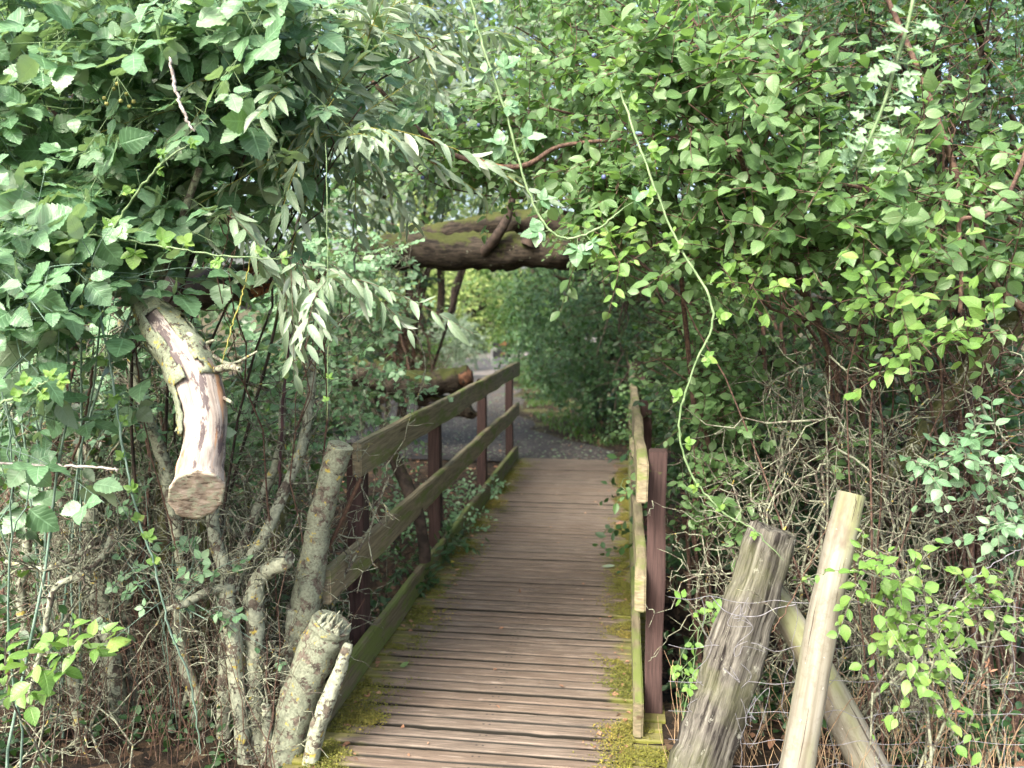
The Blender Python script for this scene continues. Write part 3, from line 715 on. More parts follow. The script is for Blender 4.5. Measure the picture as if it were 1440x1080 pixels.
clump('lichen_shrub', 'shrub of grey lichen stems at the far left with thick stem leaning left', 'shrub', (170, 1130, 2.95), [
    [(185, 1140, 14, 2.9), (175, 1040, 14, 2.9), (160, 960, 13, 2.92), (146, 880, 13, 2.95), (132, 800, 12, 3.), (126, 740, 10, 3.), (120, 660, 8, 3.1), (100, 560, 6, 3.2)],
    [(200, 1130, 8, 3.), (190, 1000, 8, 3.), (183, 900, 7, 3.05), (175, 850, 8, 3.05), (150, 780, 6, 3.05), (118, 735, 7, 3.05), (70, 690, 6, 3.1)],
    [(120, 1110, 7, 2.7), (112, 1020, 7, 2.7), (104, 960, 7, 2.7), (96, 910, 6, 2.7)],
    [('green_bark'), [(240, 1140, 13, 3.2), (232, 1000, 12, 3.2), (236, 900, 10, 3.25), (232, 760, 9, 3.3), (228, 640, 8, 3.35)]],
    [(40, 980, 3, 2.5), (62, 900, 3.4, 2.5), (76, 830, 4, 2.5), (110, 810, 4, 2.52), (142, 785, 4, 2.55), (162, 745, 3.5, 2.6)],
    [(10, 790, 3, 2.6), (60, 800, 4, 2.6), (100, 785, 4, 2.62), (130, 770, 3, 2.65)],
    [(50, 1110, 7, 3.), (45, 960, 7, 3.), (30, 840, 6, 3.05), (50, 700, 5, 3.1)],
], 50, 14, more=(38, -60, 210, 480, 900, 2.8, 3.5))
clump('lichen_shrub', 'pale lichen stem with bent stubby top between thicket and broken stump', 'shrub', (372, 1130, 2.8), [
    [(372, 1130, 9, 2.75), (362, 1040, 11, 2.75), (357, 980, 11, 2.75), (360, 900, 11, 2.75), (357, 850, 11, 2.76), (365, 812, 10, 2.76), (385, 798, 10, 2.74), (407, 784, 9, 2.72)],
    [(402, 1120, 8, 2.9), (404, 960, 8, 2.9), (409, 900, 8, 2.9), (411, 855, 7, 2.9)],
    [('green_bark'), [(345, 1130, 12, 3.1), (350, 1000, 11, 3.1), (358, 880, 9, 3.1), (385, 770, 8, 3.15), (405, 690, 6, 3.2)]],
    [(372, 1080, 6, 2.7), (376, 1020, 6, 2.7), (373, 990, 5, 2.7)],
], 60, 10)
# the leaning pieces beside the bridge
st_ = thing('broken_stump', 'thick lichen crusted stump with a broken flat top beside the bridge end', 'stump', tuple(at(400, 1120, 2.75)))
big_tube('trunk', [(385, 1150, 26, 2.72), (402, 1060, 26, 2.74), (418, 990, 27, 2.76), (440, 930, 28, 2.78), (459, 893, 29, 2.8), (468, 876, 29, 2.8)], None, 'lichen_bark_y', st_, n=50, rough=.10, seed=63, sides=30)
big_tube('side_stem', [(430, 1110, 10, 2.68), (448, 1020, 12, 2.68), (466, 975, 11, 2.7), (482, 930, 9, 2.72), (491, 905, 6, 2.74)], None, 'lichen_bark', st_, n=36, rough=.2, seed=64, sides=16)
c0 = at(459, 893, 2.8); c1 = at(468, 878, 2.8)
o_ = splinter(st_, c1-(c1-c0)*.3, c1-c0, .062, 90, 9, 'lichen_bark', (.008, .045)); o_.name = 'broken_top'
tag(stick('leaning_limb', None, None, [(412, 960, 18, 2.95), (424, 880, 21, 2.94), (438, 800, 20, 2.93), (447, 745, 17, 2.92), (463, 680, 17, 2.91), (479, 626, 18, 2.9)], None, 'lichen_bark_y', 26, .12, seed=66, n=60)[0], 'lichen covered limb standing against the front end of the handrail', 'branch')
tag(stick('broken_stick', None, None, [(553, 640, 9, 4.6), (575, 690, 9, 4.5), (590, 730, 8, 4.4), (598, 790, 8, 4.4)], None, 'dark_bark', 12, .2, seed=67)[0], 'short brown broken stick leaning below the handrail behind the first gap', 'branch')
tag(stick('dry_stick', None, None, [(462, 770, 2.5, 3.0), (485, 722, 3, 3.0), (507, 672, 3, 3.0)], None, 'red_twig', 8, .1)[0], 'thin orange brown stick crossing the first left rail post', 'branch')

# ------------------------------------------------------------------ canes
def cane(label, L, d, mat, leaves=(), lk='bramble_young', seed=1, sides=8, cat='bramble cane', name='bramble_cane', size=.05, thorns=True, tmpl='serrated', five=True):
    P, R = pxpath(L, d); R = R*.55; n = len(L)*8; C = smoothpath(P, n); C[1:-1] += np.random.default_rng(seed+50).normal(0, .0016, (n-2, 3)); rr = np.interp(np.linspace(0, len(L)-1, n), range(len(L)), R)*np.random.default_rng(seed).uniform(.85, 1.15, n); rr[:4] *= [.3, .6, .8, .9]; rr[-6:] *= [.9, .8, .7, .6, .45, .3]
    t = thing(name, label, cat, tuple(P[0]), {'bramble_cane': 'bramble canes crossing the picture', 'dead_cane': 'bleached canes at the left'}.get(name)); T = Tubes(); T.add(C, rr, sides, .05, seed); rng = np.random.default_rng(seed)
    if thorns:
        for i in range(3, n-2, 3):
            v = nrm(rng.normal(0, 1, 3)); T.add(np.array([C[i], C[i]+v*(rr[i]+.006)]), [rr[i]*.45, .0003], 4, caps=False)
    if leaves:
        PP = []; DD = []; NN = []; SS = []
        for (u, ang, s) in leaves:
            p = C[min(int(u*(n-1)), n-1)]; d0 = nrm(_r*cos(ang)-_u*(-sin(ang))-_f*.25); tip = p+d0*size*s*.7
            T.add(np.array([p, (p+tip)/2, tip]), .0011, 4, caps=False); side = nrm(np.cross(d0, _f))
            for sg, sc, fw in ((0, 1, 1), (-1, .85, .3), (1, .85, .3))+(((-1, .6, -.4), (1, .6, -.4)) if five else ()):
                PP.append(tip); DD.append(nrm(d0*fw+side*sg*.9+rng.normal(0, .1, 3))); NN.append(nrm(-_f*.7+np.array([0, 0, .7])+rng.normal(0, .25, 3))); SS.append(size*s*sc)
        V, Q, LV = leaf_geo(tmpl, np.array(PP)-P[0], np.array(DD), np.array(NN), np.array(SS), rng, .3, .35)
        link('foliage', raw_mesh('leaves', V, Q, M[lk], LV), t)
    link('stem', T.mesh('cane', M[mat], P[0]), t)
    return t
def lvs(n, s=1., a0=0, seed=0, u0=.05, u1=1.):
    r = random.Random(seed); return [(u0+(u1-u0)*i/(n-1), a0+(1 if i % 2 else -1)*r.uniform(.6, 1.6)+(pi if r.random() < .3 else 0), s*r.uniform(.7, 1.15)) for i in range(n)]
cane('long pale green bramble cane hooking across the centre above the fallen trunk', [(655, -30, 3.5), (668, 20, 3.5), (682, 75, 3.5), (712, 160, 3.4), (738, 255, 3.2), (768, 318, 3), (800, 335, 3), (843, 320, 3), (880, 290, 2.5)], 2.5, 'cane', [(.12, .6, 1.), (.2, 2.8, .8), (.36, -.6, .8), (.55, .2, .9), (.30, .4, 1.1), (.31, 2.7, 1.), (.43, .1, 1.2), (.44, 3., 1.2), (.66, 3.3, 1.1), (.8, -1.6, 1.1), (.82, -.9, .8), (.99, .5, 1)], 'bramble', 3)
cane('pale green bramble cane bending down the right side towards the split post', [(862, 100, 3, 2.7), (880, 150, 3, 2.65), (906, 225, 3, 2.6), (950, 335, 3, 2.55), (1003, 438, 3.2, 2.5), (975, 520, 3, 2.5), (955, 600, 2.8, 2.5), (975, 672, 2.6, 2.5), (1020, 722, 2.4, 2.5), (1060, 745, 2, 2.5), (1102, 788, 1.6, 2.5)], None, 'cane', [(.03, 1.2, .8), (.07, 2.6, .9), (.1, 0., .8), (.26, 2.9, .8), (.42, .3, .7), (.56, 2.6, .6), (.64, .2, .55), (.73, 3.0, .5), (.2, .4, .9), (.33, 2.4, .8), (.48, -.5, .7), (.8, 2.2, .45), (.9, -1.5, .4)], 'bramble_young', 4)
cane('blue green bramble cane rising steeply from the left edge through big leaves', [(0, 600, 3.5, 2.3), (70, 482, 3.5, 2.35), (130, 378, 3.3, 2.4), (165, 300, 3.2, 2.45), (200, 215, 3, 2.5)], None, 'cane_grey', lvs(7, 1.1, 0, 2), 'bramble', 5)
cane('grey green bramble cane with small leaves hanging left of the bleached branch', [(132, 400, 3, 2.3), (152, 500, 3, 2.3), (170, 610, 3, 2.28), (192, 720, 2.8, 2.26), (215, 790, 2.6, 2.26), (240, 890, 2.4, 2.3), (268, 960, 2.4, 2.35), (282, 1060, 2.6, 2.4)], None, 'cane_grey', lvs(9, .62, 0, 4, .08, .6), 'plum_light', 6, size=.05, tmpl='broad')
cane('bleached white arched cane piece among the upper left leaves', [(238, 80, 4), (248, 130, 4.2), (262, 165, 3.6), (273, 185, 3)], 2.05, 'cane_white', (), seed=7, name='dead_cane')
cane('bleached cut bramble cane lying level at the left edge', [(-10, 650, 3), (50, 654, 3.2), (110, 656, 3.2), (160, 659, 3.2), (165, 664, 3)], 2.1, 'cane_white', (), seed=8, name='dead_cane')
cane('yellow green young bramble tip crossing the dark gap at upper left', [(140, 350, 3, 2.2), (180, 290, 3, 2.15), (222, 235, 3, 2.1), (262, 205, 2.4, 2.1)], None, 'cane', [(.1, 1, .5), (.4, 2, .5), (.62, .4, .5), (.8, 2.4, .45), (1, .3, .45)], 'bramble_young', 9, size=.05)
cane('slender green bramble shoot with small leaves level with the broken trunk', [(60, 325, 2.2, 2.25), (140, 332, 2.2, 2.2), (220, 345, 2.2, 2.2), (300, 358, 2.2, 2.2), (390, 365, 2, 2.2)], None, 'cane', [(.1, -1, .9), (.3, 1, .8), (.42, -1.6, .9), (.5, .5, .8), (.62, 1, .6), (.75, -1, .55), (.9, .8, .5), (1, .2, .5)], 'bramble_young', 10, size=.055, tmpl='broad', cat='bramble cane')
cane('yellow leaved young bramble shoot at the left edge middle', [(-20, 575, 3), (20, 560, 3), (50, 545, 2.6), (75, 532, 2)], 1.9, 'cane', [(.3, .6, .6), (.55, 1.8, .7), (.7, -.6, .6), (.9, 1, .6), (1., -.2, .7)], 'bramble_young', 12, size=.045)
cane('dark purple upright cane left of the bleached willow leaves', [(392, 700, 4, 3.), (396, 600, 4, 3.), (404, 500, 4, 3.), (415, 420, 3.6, 3.)], None, 'purple_cane', (), seed=13)
cane('reddish thorny cane curving below the hanging dead branch', [(190, 470, 2, 2.5), (198, 560, 2, 2.5), (212, 640, 2, 2.5), (235, 720, 2, 2.5), (252, 790, 1.8, 2.5)], None, 'red_twig', (), seed=14)
cane('reddish thorny cane rising in the dark thicket at the left', [(75, 690, 3, 2.5), (105, 640, 3, 2.5), (125, 560, 3, 2.5), (132, 480, 2.6, 2.5)], None, 'red_twig', (), seed=15)
cane('thin red cane arching level across the dark thicket gap', [(150, 500, 1.8, 2.7), (200, 455, 1.8, 2.7), (250, 438, 1.8, 2.7), (320, 436, 1.6, 2.7)], None, 'red_twig', (), seed=16)
cane('straight hanging green shoot beside the willow leaves', [(458, 200, 1.6, 2.3), (460, 300, 1.6, 2.3), (462, 420, 1.4, 2.3), (460, 590, 1.2, 2.3)], None, 'cane', [(.9, 1, .35), (.95, 2, .3)], 'bramble_young', 17, thorns=False, name='green_shoot', cat='shoot')
cane('yellow olive shoot hanging straight down onto the bleached branch', [(352, 360, 1.5, 2.4), (342, 410, 1.8, 2.35), (326, 460, 1.8, 2.3), (312, 510, 1.6, 2.25)], None, 'olive_twig', (), seed=18, thorns=False, name='green_shoot', cat='shoot')
cane('pale bramble cane curving through the light gap over the far rail', [(560, 440, 2, 3.8), (590, 480, 2.2, 3.8), (598, 520, 2.2, 3.8), (585, 565, 2, 3.8)], None, 'lichen_twig', (), seed=19, thorns=False)
b_, C, R = stick('bare_branch', 'slender brown branch sagging across the canopy with an orange wound', 'branch', [(520, 110, 3), (570, 165, 3.5), (620, 208, 3.6), (668, 228, 4), (710, 235, 4), (745, 230, 3.6), (790, 205, 3), (880, 196, 2.4)], 3.2, 'twig', 8, .1)
stick('wound', None, None, [(664, 224, 4.6, 3.19), (680, 230, 5.2, 3.19), (708, 236, 3.6, 3.19)], None, 'heartwood', 8, .15, parent=b_)
tag(stick('bare_branch', None, None, [(188, 470, 6, 2.5), (212, 420, 6, 2.5), (245, 345, 5.5, 2.48), (262, 290, 5.5, 2.45), (281, 236, 5, 2.42)], None, 'lichen_twig', 9, .1)[0], 'smooth brown stick rising from the top of the hanging dead branch', 'branch')
tag(stick('bare_branch', None, None, [(225, 488, 6, 2.6), (212, 430, 6, 2.6), (195, 360, 5, 2.65), (188, 300, 5, 2.7)], None, 'twig', 9, .1)[0], 'second brown stick crossing behind the one above the dead branch', 'branch')
tag(stick('bare_branch', None, None, [(1470, 420, 16, 3.1), (1400, 480, 15, 3.15), (1345, 545, 13, 3.2), (1290, 620, 11, 3.25), (1240, 690, 9, 3.3), (1200, 800, 8, 3.3)], None, 'green_bark', 16, .15, seed=71)[0], 'thick green branch slanting down from the right edge', 'branch')
tag(stick('bare_branch', None, None, [(1240, -20, 3, 2.8), (1300, 120, 4, 2.8), (1375, 330, 5, 2.8), (1400, 400, 5, 2.8), (1450, 440, 6, 2.8)], None, 'twig', 9, .1, seed=72)[0], 'dark brown branch at the right edge ending by the thick green branch', 'branch')
tag(stick('bare_branch', None, None, [(1450, 190, 3, 2.6), (1420, 270, 3, 2.6), (1385, 305, 3.4, 2.6), (1350, 312, 3.2, 2.6), (1352, 370, 3, 2.6), (1350, 440, 3, 2.6)], None, 'twig', 8, .15, seed=73)[0], 'reddish forked twig in front of the shrub at the right edge', 'branch')

# ------------------------------------------------------------------ fence on the right
def post(name, label, L, mat, rpar, seed, split=False):
    P, R = pxpath(L); n = 50; C = smoothpath(P, n); rr = np.interp(np.linspace(0, len(L)-1, n), range(len(L)), R)
    T = Tubes(); T.add(C, rr, 30, rpar, seed)
    me = T.mesh(name, M[mat], P[0])
    if split:   # flatten to a squared, weather-split post with a ragged top
        ax = nrm(C[-1]-C[0]); top = (C[-1]-P[0])@ax; fr = np.array([.25, -.97, 0])
        for v in me.vertices:
            p = np.array(v.co); h = p@ax; q = p-ax*h
            th = math.atan2(q[1], q[0]); g = noise.noise(Vector((cos(th)*5, sin(th)*5, 1.)))+.6*noise.noise(Vector((cos(th)*13, sin(th)*13, h*1.2)))
            q = q*(1+.20*g+.16*abs(cos(2*th+.4))); q = q-fr*(q@fr)*.25
            if h > top-.03: h += .028*g+.02*noise.noise(Vector((q[0]*90, q[1]*90, 0)))
            v.co = Vector(q+ax*h)
    o = link(name, me, None, P[0]); return tag(o, label, 'fence post', 'leaning fence posts')
post('fence_post', 'old weathered grey split fence post leaning right, topmost end ragged', [(940, 1180, 36, 2.55), (985, 1070, 36, 2.6), (1030, 930, 36, 2.66), (1087, 745, 29, 2.74)], 'oldpost', .10, 81, True)
post('fence_post', 'pale round peeled pole leaning steeply in front of the other posts', [(1090, 1210, 24, 2.4), (1124, 1060, 23, 2.43), (1160, 860, 21.5, 2.48), (1197, 694, 19.5, 2.55)], 'palepost', .045, 82)
post('fence_post', 'pale green brace pole crossing low behind the upright pale pole', [(1290, 1200, 28, 2.75), (1218, 1070, 26, 2.78), (1150, 940, 22, 2.82), (1080, 822, 17, 2.9)], 'palepost', .03, 83)
def netting():
    o0 = at(1250, 1080, 2.62); t = thing('wire_netting', 'rusty stock netting wires strung loosely between and past the leaning posts', 'wire fence', tuple(o0)); rng = np.random.default_rng(9)
    rows = [(842, 855), (908, 912), (958, 962), (1002, 1004), (1044, 1046), (1074, 1078)]
    for (yl, yr) in rows:
        P = [at(x, yl+(yr-yl)*((x-960)/480)+rng.normal(0, 3.), 2.60+.02*sin(x*.02)) for x in np.arange(940, 1480, 30)]
        T = Tubes(); T.add(smoothpath(P, 80), .0010, 6); link('wire', T.mesh('wire', M['wire'], o0), t)
    for x in np.arange(985, 1460, 62):
        P = [at(x+rng.normal(0, 7)-(y-950)*.05, y, 2.60) for y in range(840, 1100, 22)]
        T = Tubes(); T.add(smoothpath(P, 50), .0009, 6); link('wire', T.mesh('wire', M['wire'], o0), t)
    for k in range(6):   # tangled loose ends round the split post
        p = at(rng.uniform(1000, 1100), rng.uniform(850, 1040), 2.56); P = [p+np.cumsum(rng.normal(0, .016, (6, 3)), 0)[i] for i in range(6)]
        T = Tubes(); T.add(smoothpath(P, 30), .0008, 6); link('wire', T.mesh('wire', M['wire'], o0), t)
    P = [at(x, y, 2.6) for x, y in ((1000, 838), (1018, 858), (1040, 866), (1068, 866), (1090, 856), (1120, 850))]
    T = Tubes(); T.add(smoothpath(P, 40), .0016, 6); link('wire', T.mesh('wire', M['wire'], o0), t)
netting()
cane('loose blue grey wire strand rising to the right edge beyond the netting', [(1340, 842, 1.4), (1370, 812, 1.4), (1410, 785, 1.4), (1450, 765, 1.4)], 2.5, 'wire', (), name='wire_strand', cat='wire', thorns=False)
cane('tall dry grass stalk in front of the brace pole', [(1085, 890, 1.6), (1110, 850, 1.6), (1140, 790, 1.5), (1170, 725, 1.2)], 2.45, 'dry_stalk' if 'dry_stalk' in M else 'red_twig', (), name='dry_stalk', cat='stalk', thorns=False)
cane('long straight dry bramble stem slanting right of the pale pole', [(1190, 850, 1.5), (1230, 920, 1.5), (1262, 990, 1.5), (1300, 1060, 1.4)], 2.5, 'red_twig', (), name='dry_stalk', cat='stalk')
cane('brown dry stem rising right behind the wires with hanging brown leaves', [(1270, 1060, 2.2), (1320, 1010, 2.2), (1370, 965, 2), (1395, 935, 1.8)], 2.5, 'red_twig', lvs(6, .5, -pi/2, 5, .3, 1), 'dry', name='dry_stalk', cat='stalk', tmpl='narrow', five=False)

# ------------------------------------------------------------------ thickets of dead twigs
def deadbush(name, label, rootpts, blobs, seed, mat='lichen_twig', group=None, r0=.009, curl=.36):
    rng = np.random.default_rng(seed); root = np.array(rootpts[0]); t = thing(name, label, 'shrub', tuple(root), 'dead twiggy shrubs'); W = Tubes(); TW = Tubes()
    for (px, py, d, rx, rz, dep, n) in blobs:
        c = at(px, py, d); q = ((c-EYE)@_f)/F; R = np.array([rx*q, dep, rz*q])
        for _ in range(n):
            e = c+nrm(rng.normal(0, 1, 3))*R*rng.uniform(.3, 1); s = np.array(rootpts[rng.integers(len(rootpts))])+rng.normal(0, .12, 3)*[1, 1, 0]
            m = (s+e)/2+rng.normal(0, .12, 3); C = smoothpath([s, m, e], 14); C[1:-1] += rng.normal(0, .012, (12, 3))
            r = r0*rng.uniform(.5, 1.2); W.add(C, np.linspace(r, r*.3, 14), 7, .15, seed)
            for _j in range(8):
                i = rng.integers(4, 14); d1 = nrm(nrm(C[i]-C[i-3])*.5+rng.normal(0, .8, 3)); L1 = rng.uniform(.15, .6)
                A = crooked(C[i], C[i]+d1*L1, 8, curl, rng); ra = rng.uniform(.0018, .0058); TW.add(A, np.linspace(ra, .0008, 8), 5, caps=False)
                for _k in range(3):
                    j = rng.integers(1, 8); d2 = nrm(d1*.4+rng.normal(0, .8, 3)); L2 = rng.uniform(.04, .16); B = crooked(A[j], A[j]+d2*L2, 6, curl*1.2, rng)
                    TW.add(B, np.linspace(ra*.6, .0008, 6), 4, caps=False)
                    if rng.random() < .5: d3 = nrm(rng.normal(0, 1, 3)); TW.add(crooked(B[3], B[3]+d3*L2*.5, 4, curl, rng), np.linspace(.0012, .0007, 4), 3, caps=False)
    link('stem', W.mesh('stems', M[mat], root), t); link('twig', TW.mesh('twigs', M[mat], root), t)
    return t
deadbush('dead_shrub', 'tangle of grey lichened dead twigs right of the bridge below the plum leaves', [at(1180, 1060, 3.2), at(1300, 1080, 3.1), at(1080, 1000, 3.4)], [(1180, 560, 3.1, 160, 130, .35, 14), (1080, 700, 3.1, 110, 110, .35, 9), (1300, 650, 3., 140, 130, .35, 11)], 101)
deadbush('dead_shrub', 'dead twiggy shrub low behind the wire netting at the bottom right', [at(1300, 1120, 3.2), at(1400, 1100, 3.1), at(1180, 1100, 3.2)], [(1340, 880, 3.0, 130, 130, .25, 8), (1200, 850, 3.2, 110, 110, .3, 5), (1040, 800, 3.3, 80, 90, .3, 4)], 102)
deadbush('dead_shrub', 'fine grey dead twigs tangled at the lower left corner', [at(100, 1120, 2.6), at(230, 1130, 2.6), at(20, 1110, 2.6)], [(90, 960, 2.9, 130, 90, .2, 6), (250, 900, 3.3, 130, 130, .2, 5), (330, 960, 3.4, 100, 130, .2, 4)], 103, 'lichen_twig', None, .005, .3)
deadbush('dead_shrub', 'curly grey lichened twigs around the hanging dead branch at the left', [at(160, 1100, 3.4), at(300, 1080, 3.5)], [(110, 680, 3.0, 120, 110, .2, 7), (320, 600, 3.5, 130, 150, .25, 7), (180, 520, 3.3, 150, 120, .3, 5)], 104)
deadbush('dead_shrub', 'dark bare branches at the upper right edge among the plum leaves', [at(1400, 1000, 3.8)], [(1370, 330, 3.0, 110, 150, .4, 10), (1250, 400, 3.2, 130, 90, .4, 8)], 105, 'twig')

# ------------------------------------------------------------------ leafy plants: left
G = lambda px, Y: np.array([at(px, 700, Y)[0], Y, float(gz(at(px, 700, Y)[0], Y))])
bush('bramble_bush', 'bramble thicket with big dark toothed leaves filling the upper left corner', 'bramble', G(60, 2.8), [(40, 60, 2.5, 110, 90, .22, 66), (60, 230, 2.45, 120, 100, .22, 76), (200, 100, 2.5, 120, 90, .22, 76), (170, 280, 2.6, 120, 100, .25, 60), (420, 130, 2.95, 110, 100, .25, 50), (330, 40, 2.5, 100, 70, .22, 50), (20, 380, 2.4, 80, 80, .2, 30)], 'bramble', 'bramble', 201, twig='cane', limb=.006, wood='cane_grey', leafscale=1.28)
bush('bramble_bush', 'lighter bramble leaves overhanging the left edge halfway down', 'bramble', G(10, 2.4), [(30, 380, 2.15, 70, 60, .15, 18), (130, 395, 2.3, 80, 45, .15, 14), (20, 600, 2.2, 50, 70, .15, 9)], 'bramble', 'bramble', 202, twig='cane', limb=.005, wood='cane_grey', leafscale=1.35)
bush('bramble_bush', 'bramble behind the bare stems below the broken trunk at left', 'bramble', G(300, 3.8), [(180, 440, 3.5, 130, 90, .3, 30), (90, 560, 3.3, 120, 110, .3, 36), (330, 560, 3.7, 130, 130, .3, 44), (240, 720, 3.6, 160, 130, .3, 44), (470, 450, 4.2, 90, 90, .4, 46), (130, 880, 3.5, 200, 160, .3, 60)], 'bramble', 'bramble', 203, twig='cane', limb=.005, wood='cane_grey', leafscale=.95)
bush('willow_shrub', 'grey leaved willow with long narrow leaves hanging at upper centre left', 'willow', G(250, 3.2), [(440, 60, 2.8, 120, 60, .25, 26), (380, 130, 2.6, 110, 40, .15, 12), (500, 185, 2.6, 80, 45, .15, 14), (420, 240, 2.9, 80, 50, .2, 9), (580, 40, 3.2, 100, 60, .3, 16), (480, -40, 3.2, 200, 40, .3, 12)], 'willow', 'willow', 204, twig='olive_twig', limb=.007, wood='dark_bark', dirbias=(.45, 0, .0))
bush('willow_shrub', 'small cluster of silvery willow leaves in front of the broken trunk', 'willow', G(400, 3.0), [(420, 375, 2.35, 35, 25, .08, 9), (470, 395, 2.4, 45, 22, .08, 7), (325, 305, 2.3, 30, 20, .06, 5)], 'willow', 'willow', 205, twig='olive_twig', limb=.004, wood='twig', dirbias=(.2, 0, -.4), leafscale=.95, scale=.6)
bush('plum_shrub', 'broad pale green leaves on a twig at the lower left', 'shrub', G(60, 2.4), [(55, 925, 2.15, 45, 22, .06, 4), (105, 915, 2.15, 30, 20, .06, 4), (25, 960, 2.2, 30, 30, .06, 4)], 'plum', 'plum_light', 206, limb=.004, leafscale=1.3, scale=.7, wood='lichen_twig')
bush('privet_shrub', 'dark oval leaves low in the shade at the left edge', 'shrub', G(20, 2.9), [(30, 860, 2.6, 60, 70, .15, 22), (25, 740, 2.7, 60, 60, .15, 20), (110, 620, 3.0, 90, 60, .2, 22), (20, 1020, 2.6, 50, 50, .15, 10)], 'plum', 'ivy', 207, limb=.005)
bush('bramble_bush', 'small leaved bramble sprigs among the lichened stems at lower left', 'bramble', G(230, 2.9), [(215, 770, 2.8, 60, 60, .15, 8), (270, 830, 2.7, 50, 60, .1, 8), (160, 560, 2.9, 60, 60, .15, 10)], 'ivybr', 'bramble', 208, twig='cane', limb=.003, wood='cane_grey')
# behind, left side
bush('willow_tree', 'willow behind the left thicket closing the gaps', 'tree', G(250, 5.2), [(120, 150, 4.6, 280, 230, .7, 230), (330, 300, 4.8, 200, 160, .6, 130), (200, -60, 4.6, 340, 110, .7, 150)], 'mid', 'hawthorn', 210, limb=.04, scale=1.2, wood='dark_bark')
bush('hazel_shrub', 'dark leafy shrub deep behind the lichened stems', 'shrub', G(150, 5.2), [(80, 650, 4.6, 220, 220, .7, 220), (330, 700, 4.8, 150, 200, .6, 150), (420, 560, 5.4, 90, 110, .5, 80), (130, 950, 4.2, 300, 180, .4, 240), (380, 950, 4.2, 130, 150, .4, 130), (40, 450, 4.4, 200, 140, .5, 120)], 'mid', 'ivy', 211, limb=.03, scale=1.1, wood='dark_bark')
bush('bramble_bush', 'light green bramble sprays above the first post of the left handrail', 'bramble', G(500, 5.), [(510, 470, 4.6, 60, 70, .3, 34), (540, 560, 5.0, 60, 50, .3, 26), (480, 560, 4.4, 50, 70, .3, 24), (520, 410, 4.4, 70, 45, .3, 24), (505, 355, 4.4, 50, 30, .3, 26), (560, 360, 5.2, 30, 15, .2, 8)], 'ivybr', 'bramble', 212, twig='lichen_twig', limb=.004, wood='lichen_twig')
bush('undergrowth_plant', 'low narrow leaved plants in the ditch seen through the left rails', 'plant', G(560, 4.6), [(550, 830, 4.4, 60, 50, .25, 34), (600, 770, 5.0, 50, 45, .3, 34), (520, 900, 4., 40, 50, .2, 20)], 'willow', 'ivy', 213, limb=.003, leafscale=.7, scale=.6, dirbias=(0, 0, .5))
bush('undergrowth_plant', 'small leafy plants on the ditch bank beyond the second left post', 'plant', G(600, 6.), [(570, 680, 5.6, 60, 50, .35, 46), (660, 700, 6.2, 40, 30, .35, 34), (640, 760, 5.5, 40, 30, .3, 34), (540, 740, 5.2, 40, 40, .3, 24)], 'small', 'bramble', 214, limb=.003, scale=.7, dirbias=(0, 0, .4))

# ------------------------------------------------------------------ leafy plants: right
offdeck = lambda S: (S[:, 0] > .28)
bush('plum_shrub', 'plum shrub with round light green leaves leaning over at the upper right', 'shrub', G(1180, 3.8), [(1020, 170, 2.75, 130, 110, .3, 120), (1150, 280, 2.75, 150, 100, .3, 120), (940, 60, 2.9, 120, 80, .3, 80), (900, 220, 3., 90, 80, .3, 70), (1030, 330, 2.9, 120, 70, .3, 60)], 'plum', 'plum', 301, limb=.014, stems=1, leafscale=1.25)
bush('plum_shrub', 'plum shrub with duller leaves filling the right edge at mid height', 'shrub', G(1420, 3.3), [(1330, 230, 2.9, 140, 110, .3, 90), (1420, 330, 2.8, 90, 100, .25, 50), (1240, 430, 2.75, 70, 70, .2, 26)], 'plum', 'plum', 302, limb=.014, leafscale=1.1)
bush('hawthorn_tree', 'dark hawthorn with small lobed leaves in the upper right corner', 'tree', G(1420, 4.2), [(1350, 70, 3.2, 180, 120, .4, 170), (1200, 40, 3.4, 150, 80, .4, 120), (1430, 200, 3.3, 100, 100, .3, 70), (1300, -60, 3.3, 220, 60, .4, 80)], 'hawthorn', 'ivy', 303, limb=.022, wood='dark_bark')
bush('plum_shrub', 'small leaved plum branches hanging over the middle of the arch', 'shrub', np.array([.95, 4.3, -.2]), [(790, 150, 3.5, 90, 90, .35, 110), (690, 200, 3.7, 100, 50, .35, 80), (850, 290, 3.1, 70, 50, .25, 50), (800, 40, 3.8, 120, 80, .4, 110), (610, 230, 3.8, 60, 30, .3, 22), (780, -60, 4.2, 200, 50, .4, 50)], 'plum', 'plum', 304, limb=.012, leafscale=1.15, dirbias=(-.1, 0, 0))
bush('plum_shrub', 'bright plum sprigs hanging above the dead twigs on the right', 'shrub', G(1250, 2.9), [(1260, 410, 2.4, 50, 45, .1, 12), (1300, 480, 2.4, 45, 35, .1, 10), (1380, 460, 2.5, 30, 30, .1, 6), (1060, 410, 2.6, 60, 30, .1, 10), (860, 355, 2.7, 40, 40, .1, 10)], 'plum', 'plum_light', 305, limb=.004, leafscale=1.05, scale=.7)
bush('blackthorn_shrub', 'glossy narrow leaved sprigs at the right edge above the netting', 'shrub', G(1400, 2.9), [(1380, 640, 2.6, 70, 45, .12, 16), (1410, 720, 2.6, 50, 60, .12, 14), (1290, 640, 2.6, 50, 30, .1, 8)], 'plum', 'bramble', 306, limb=.005, leafscale=.85, scale=.7, wood='lichen_twig')
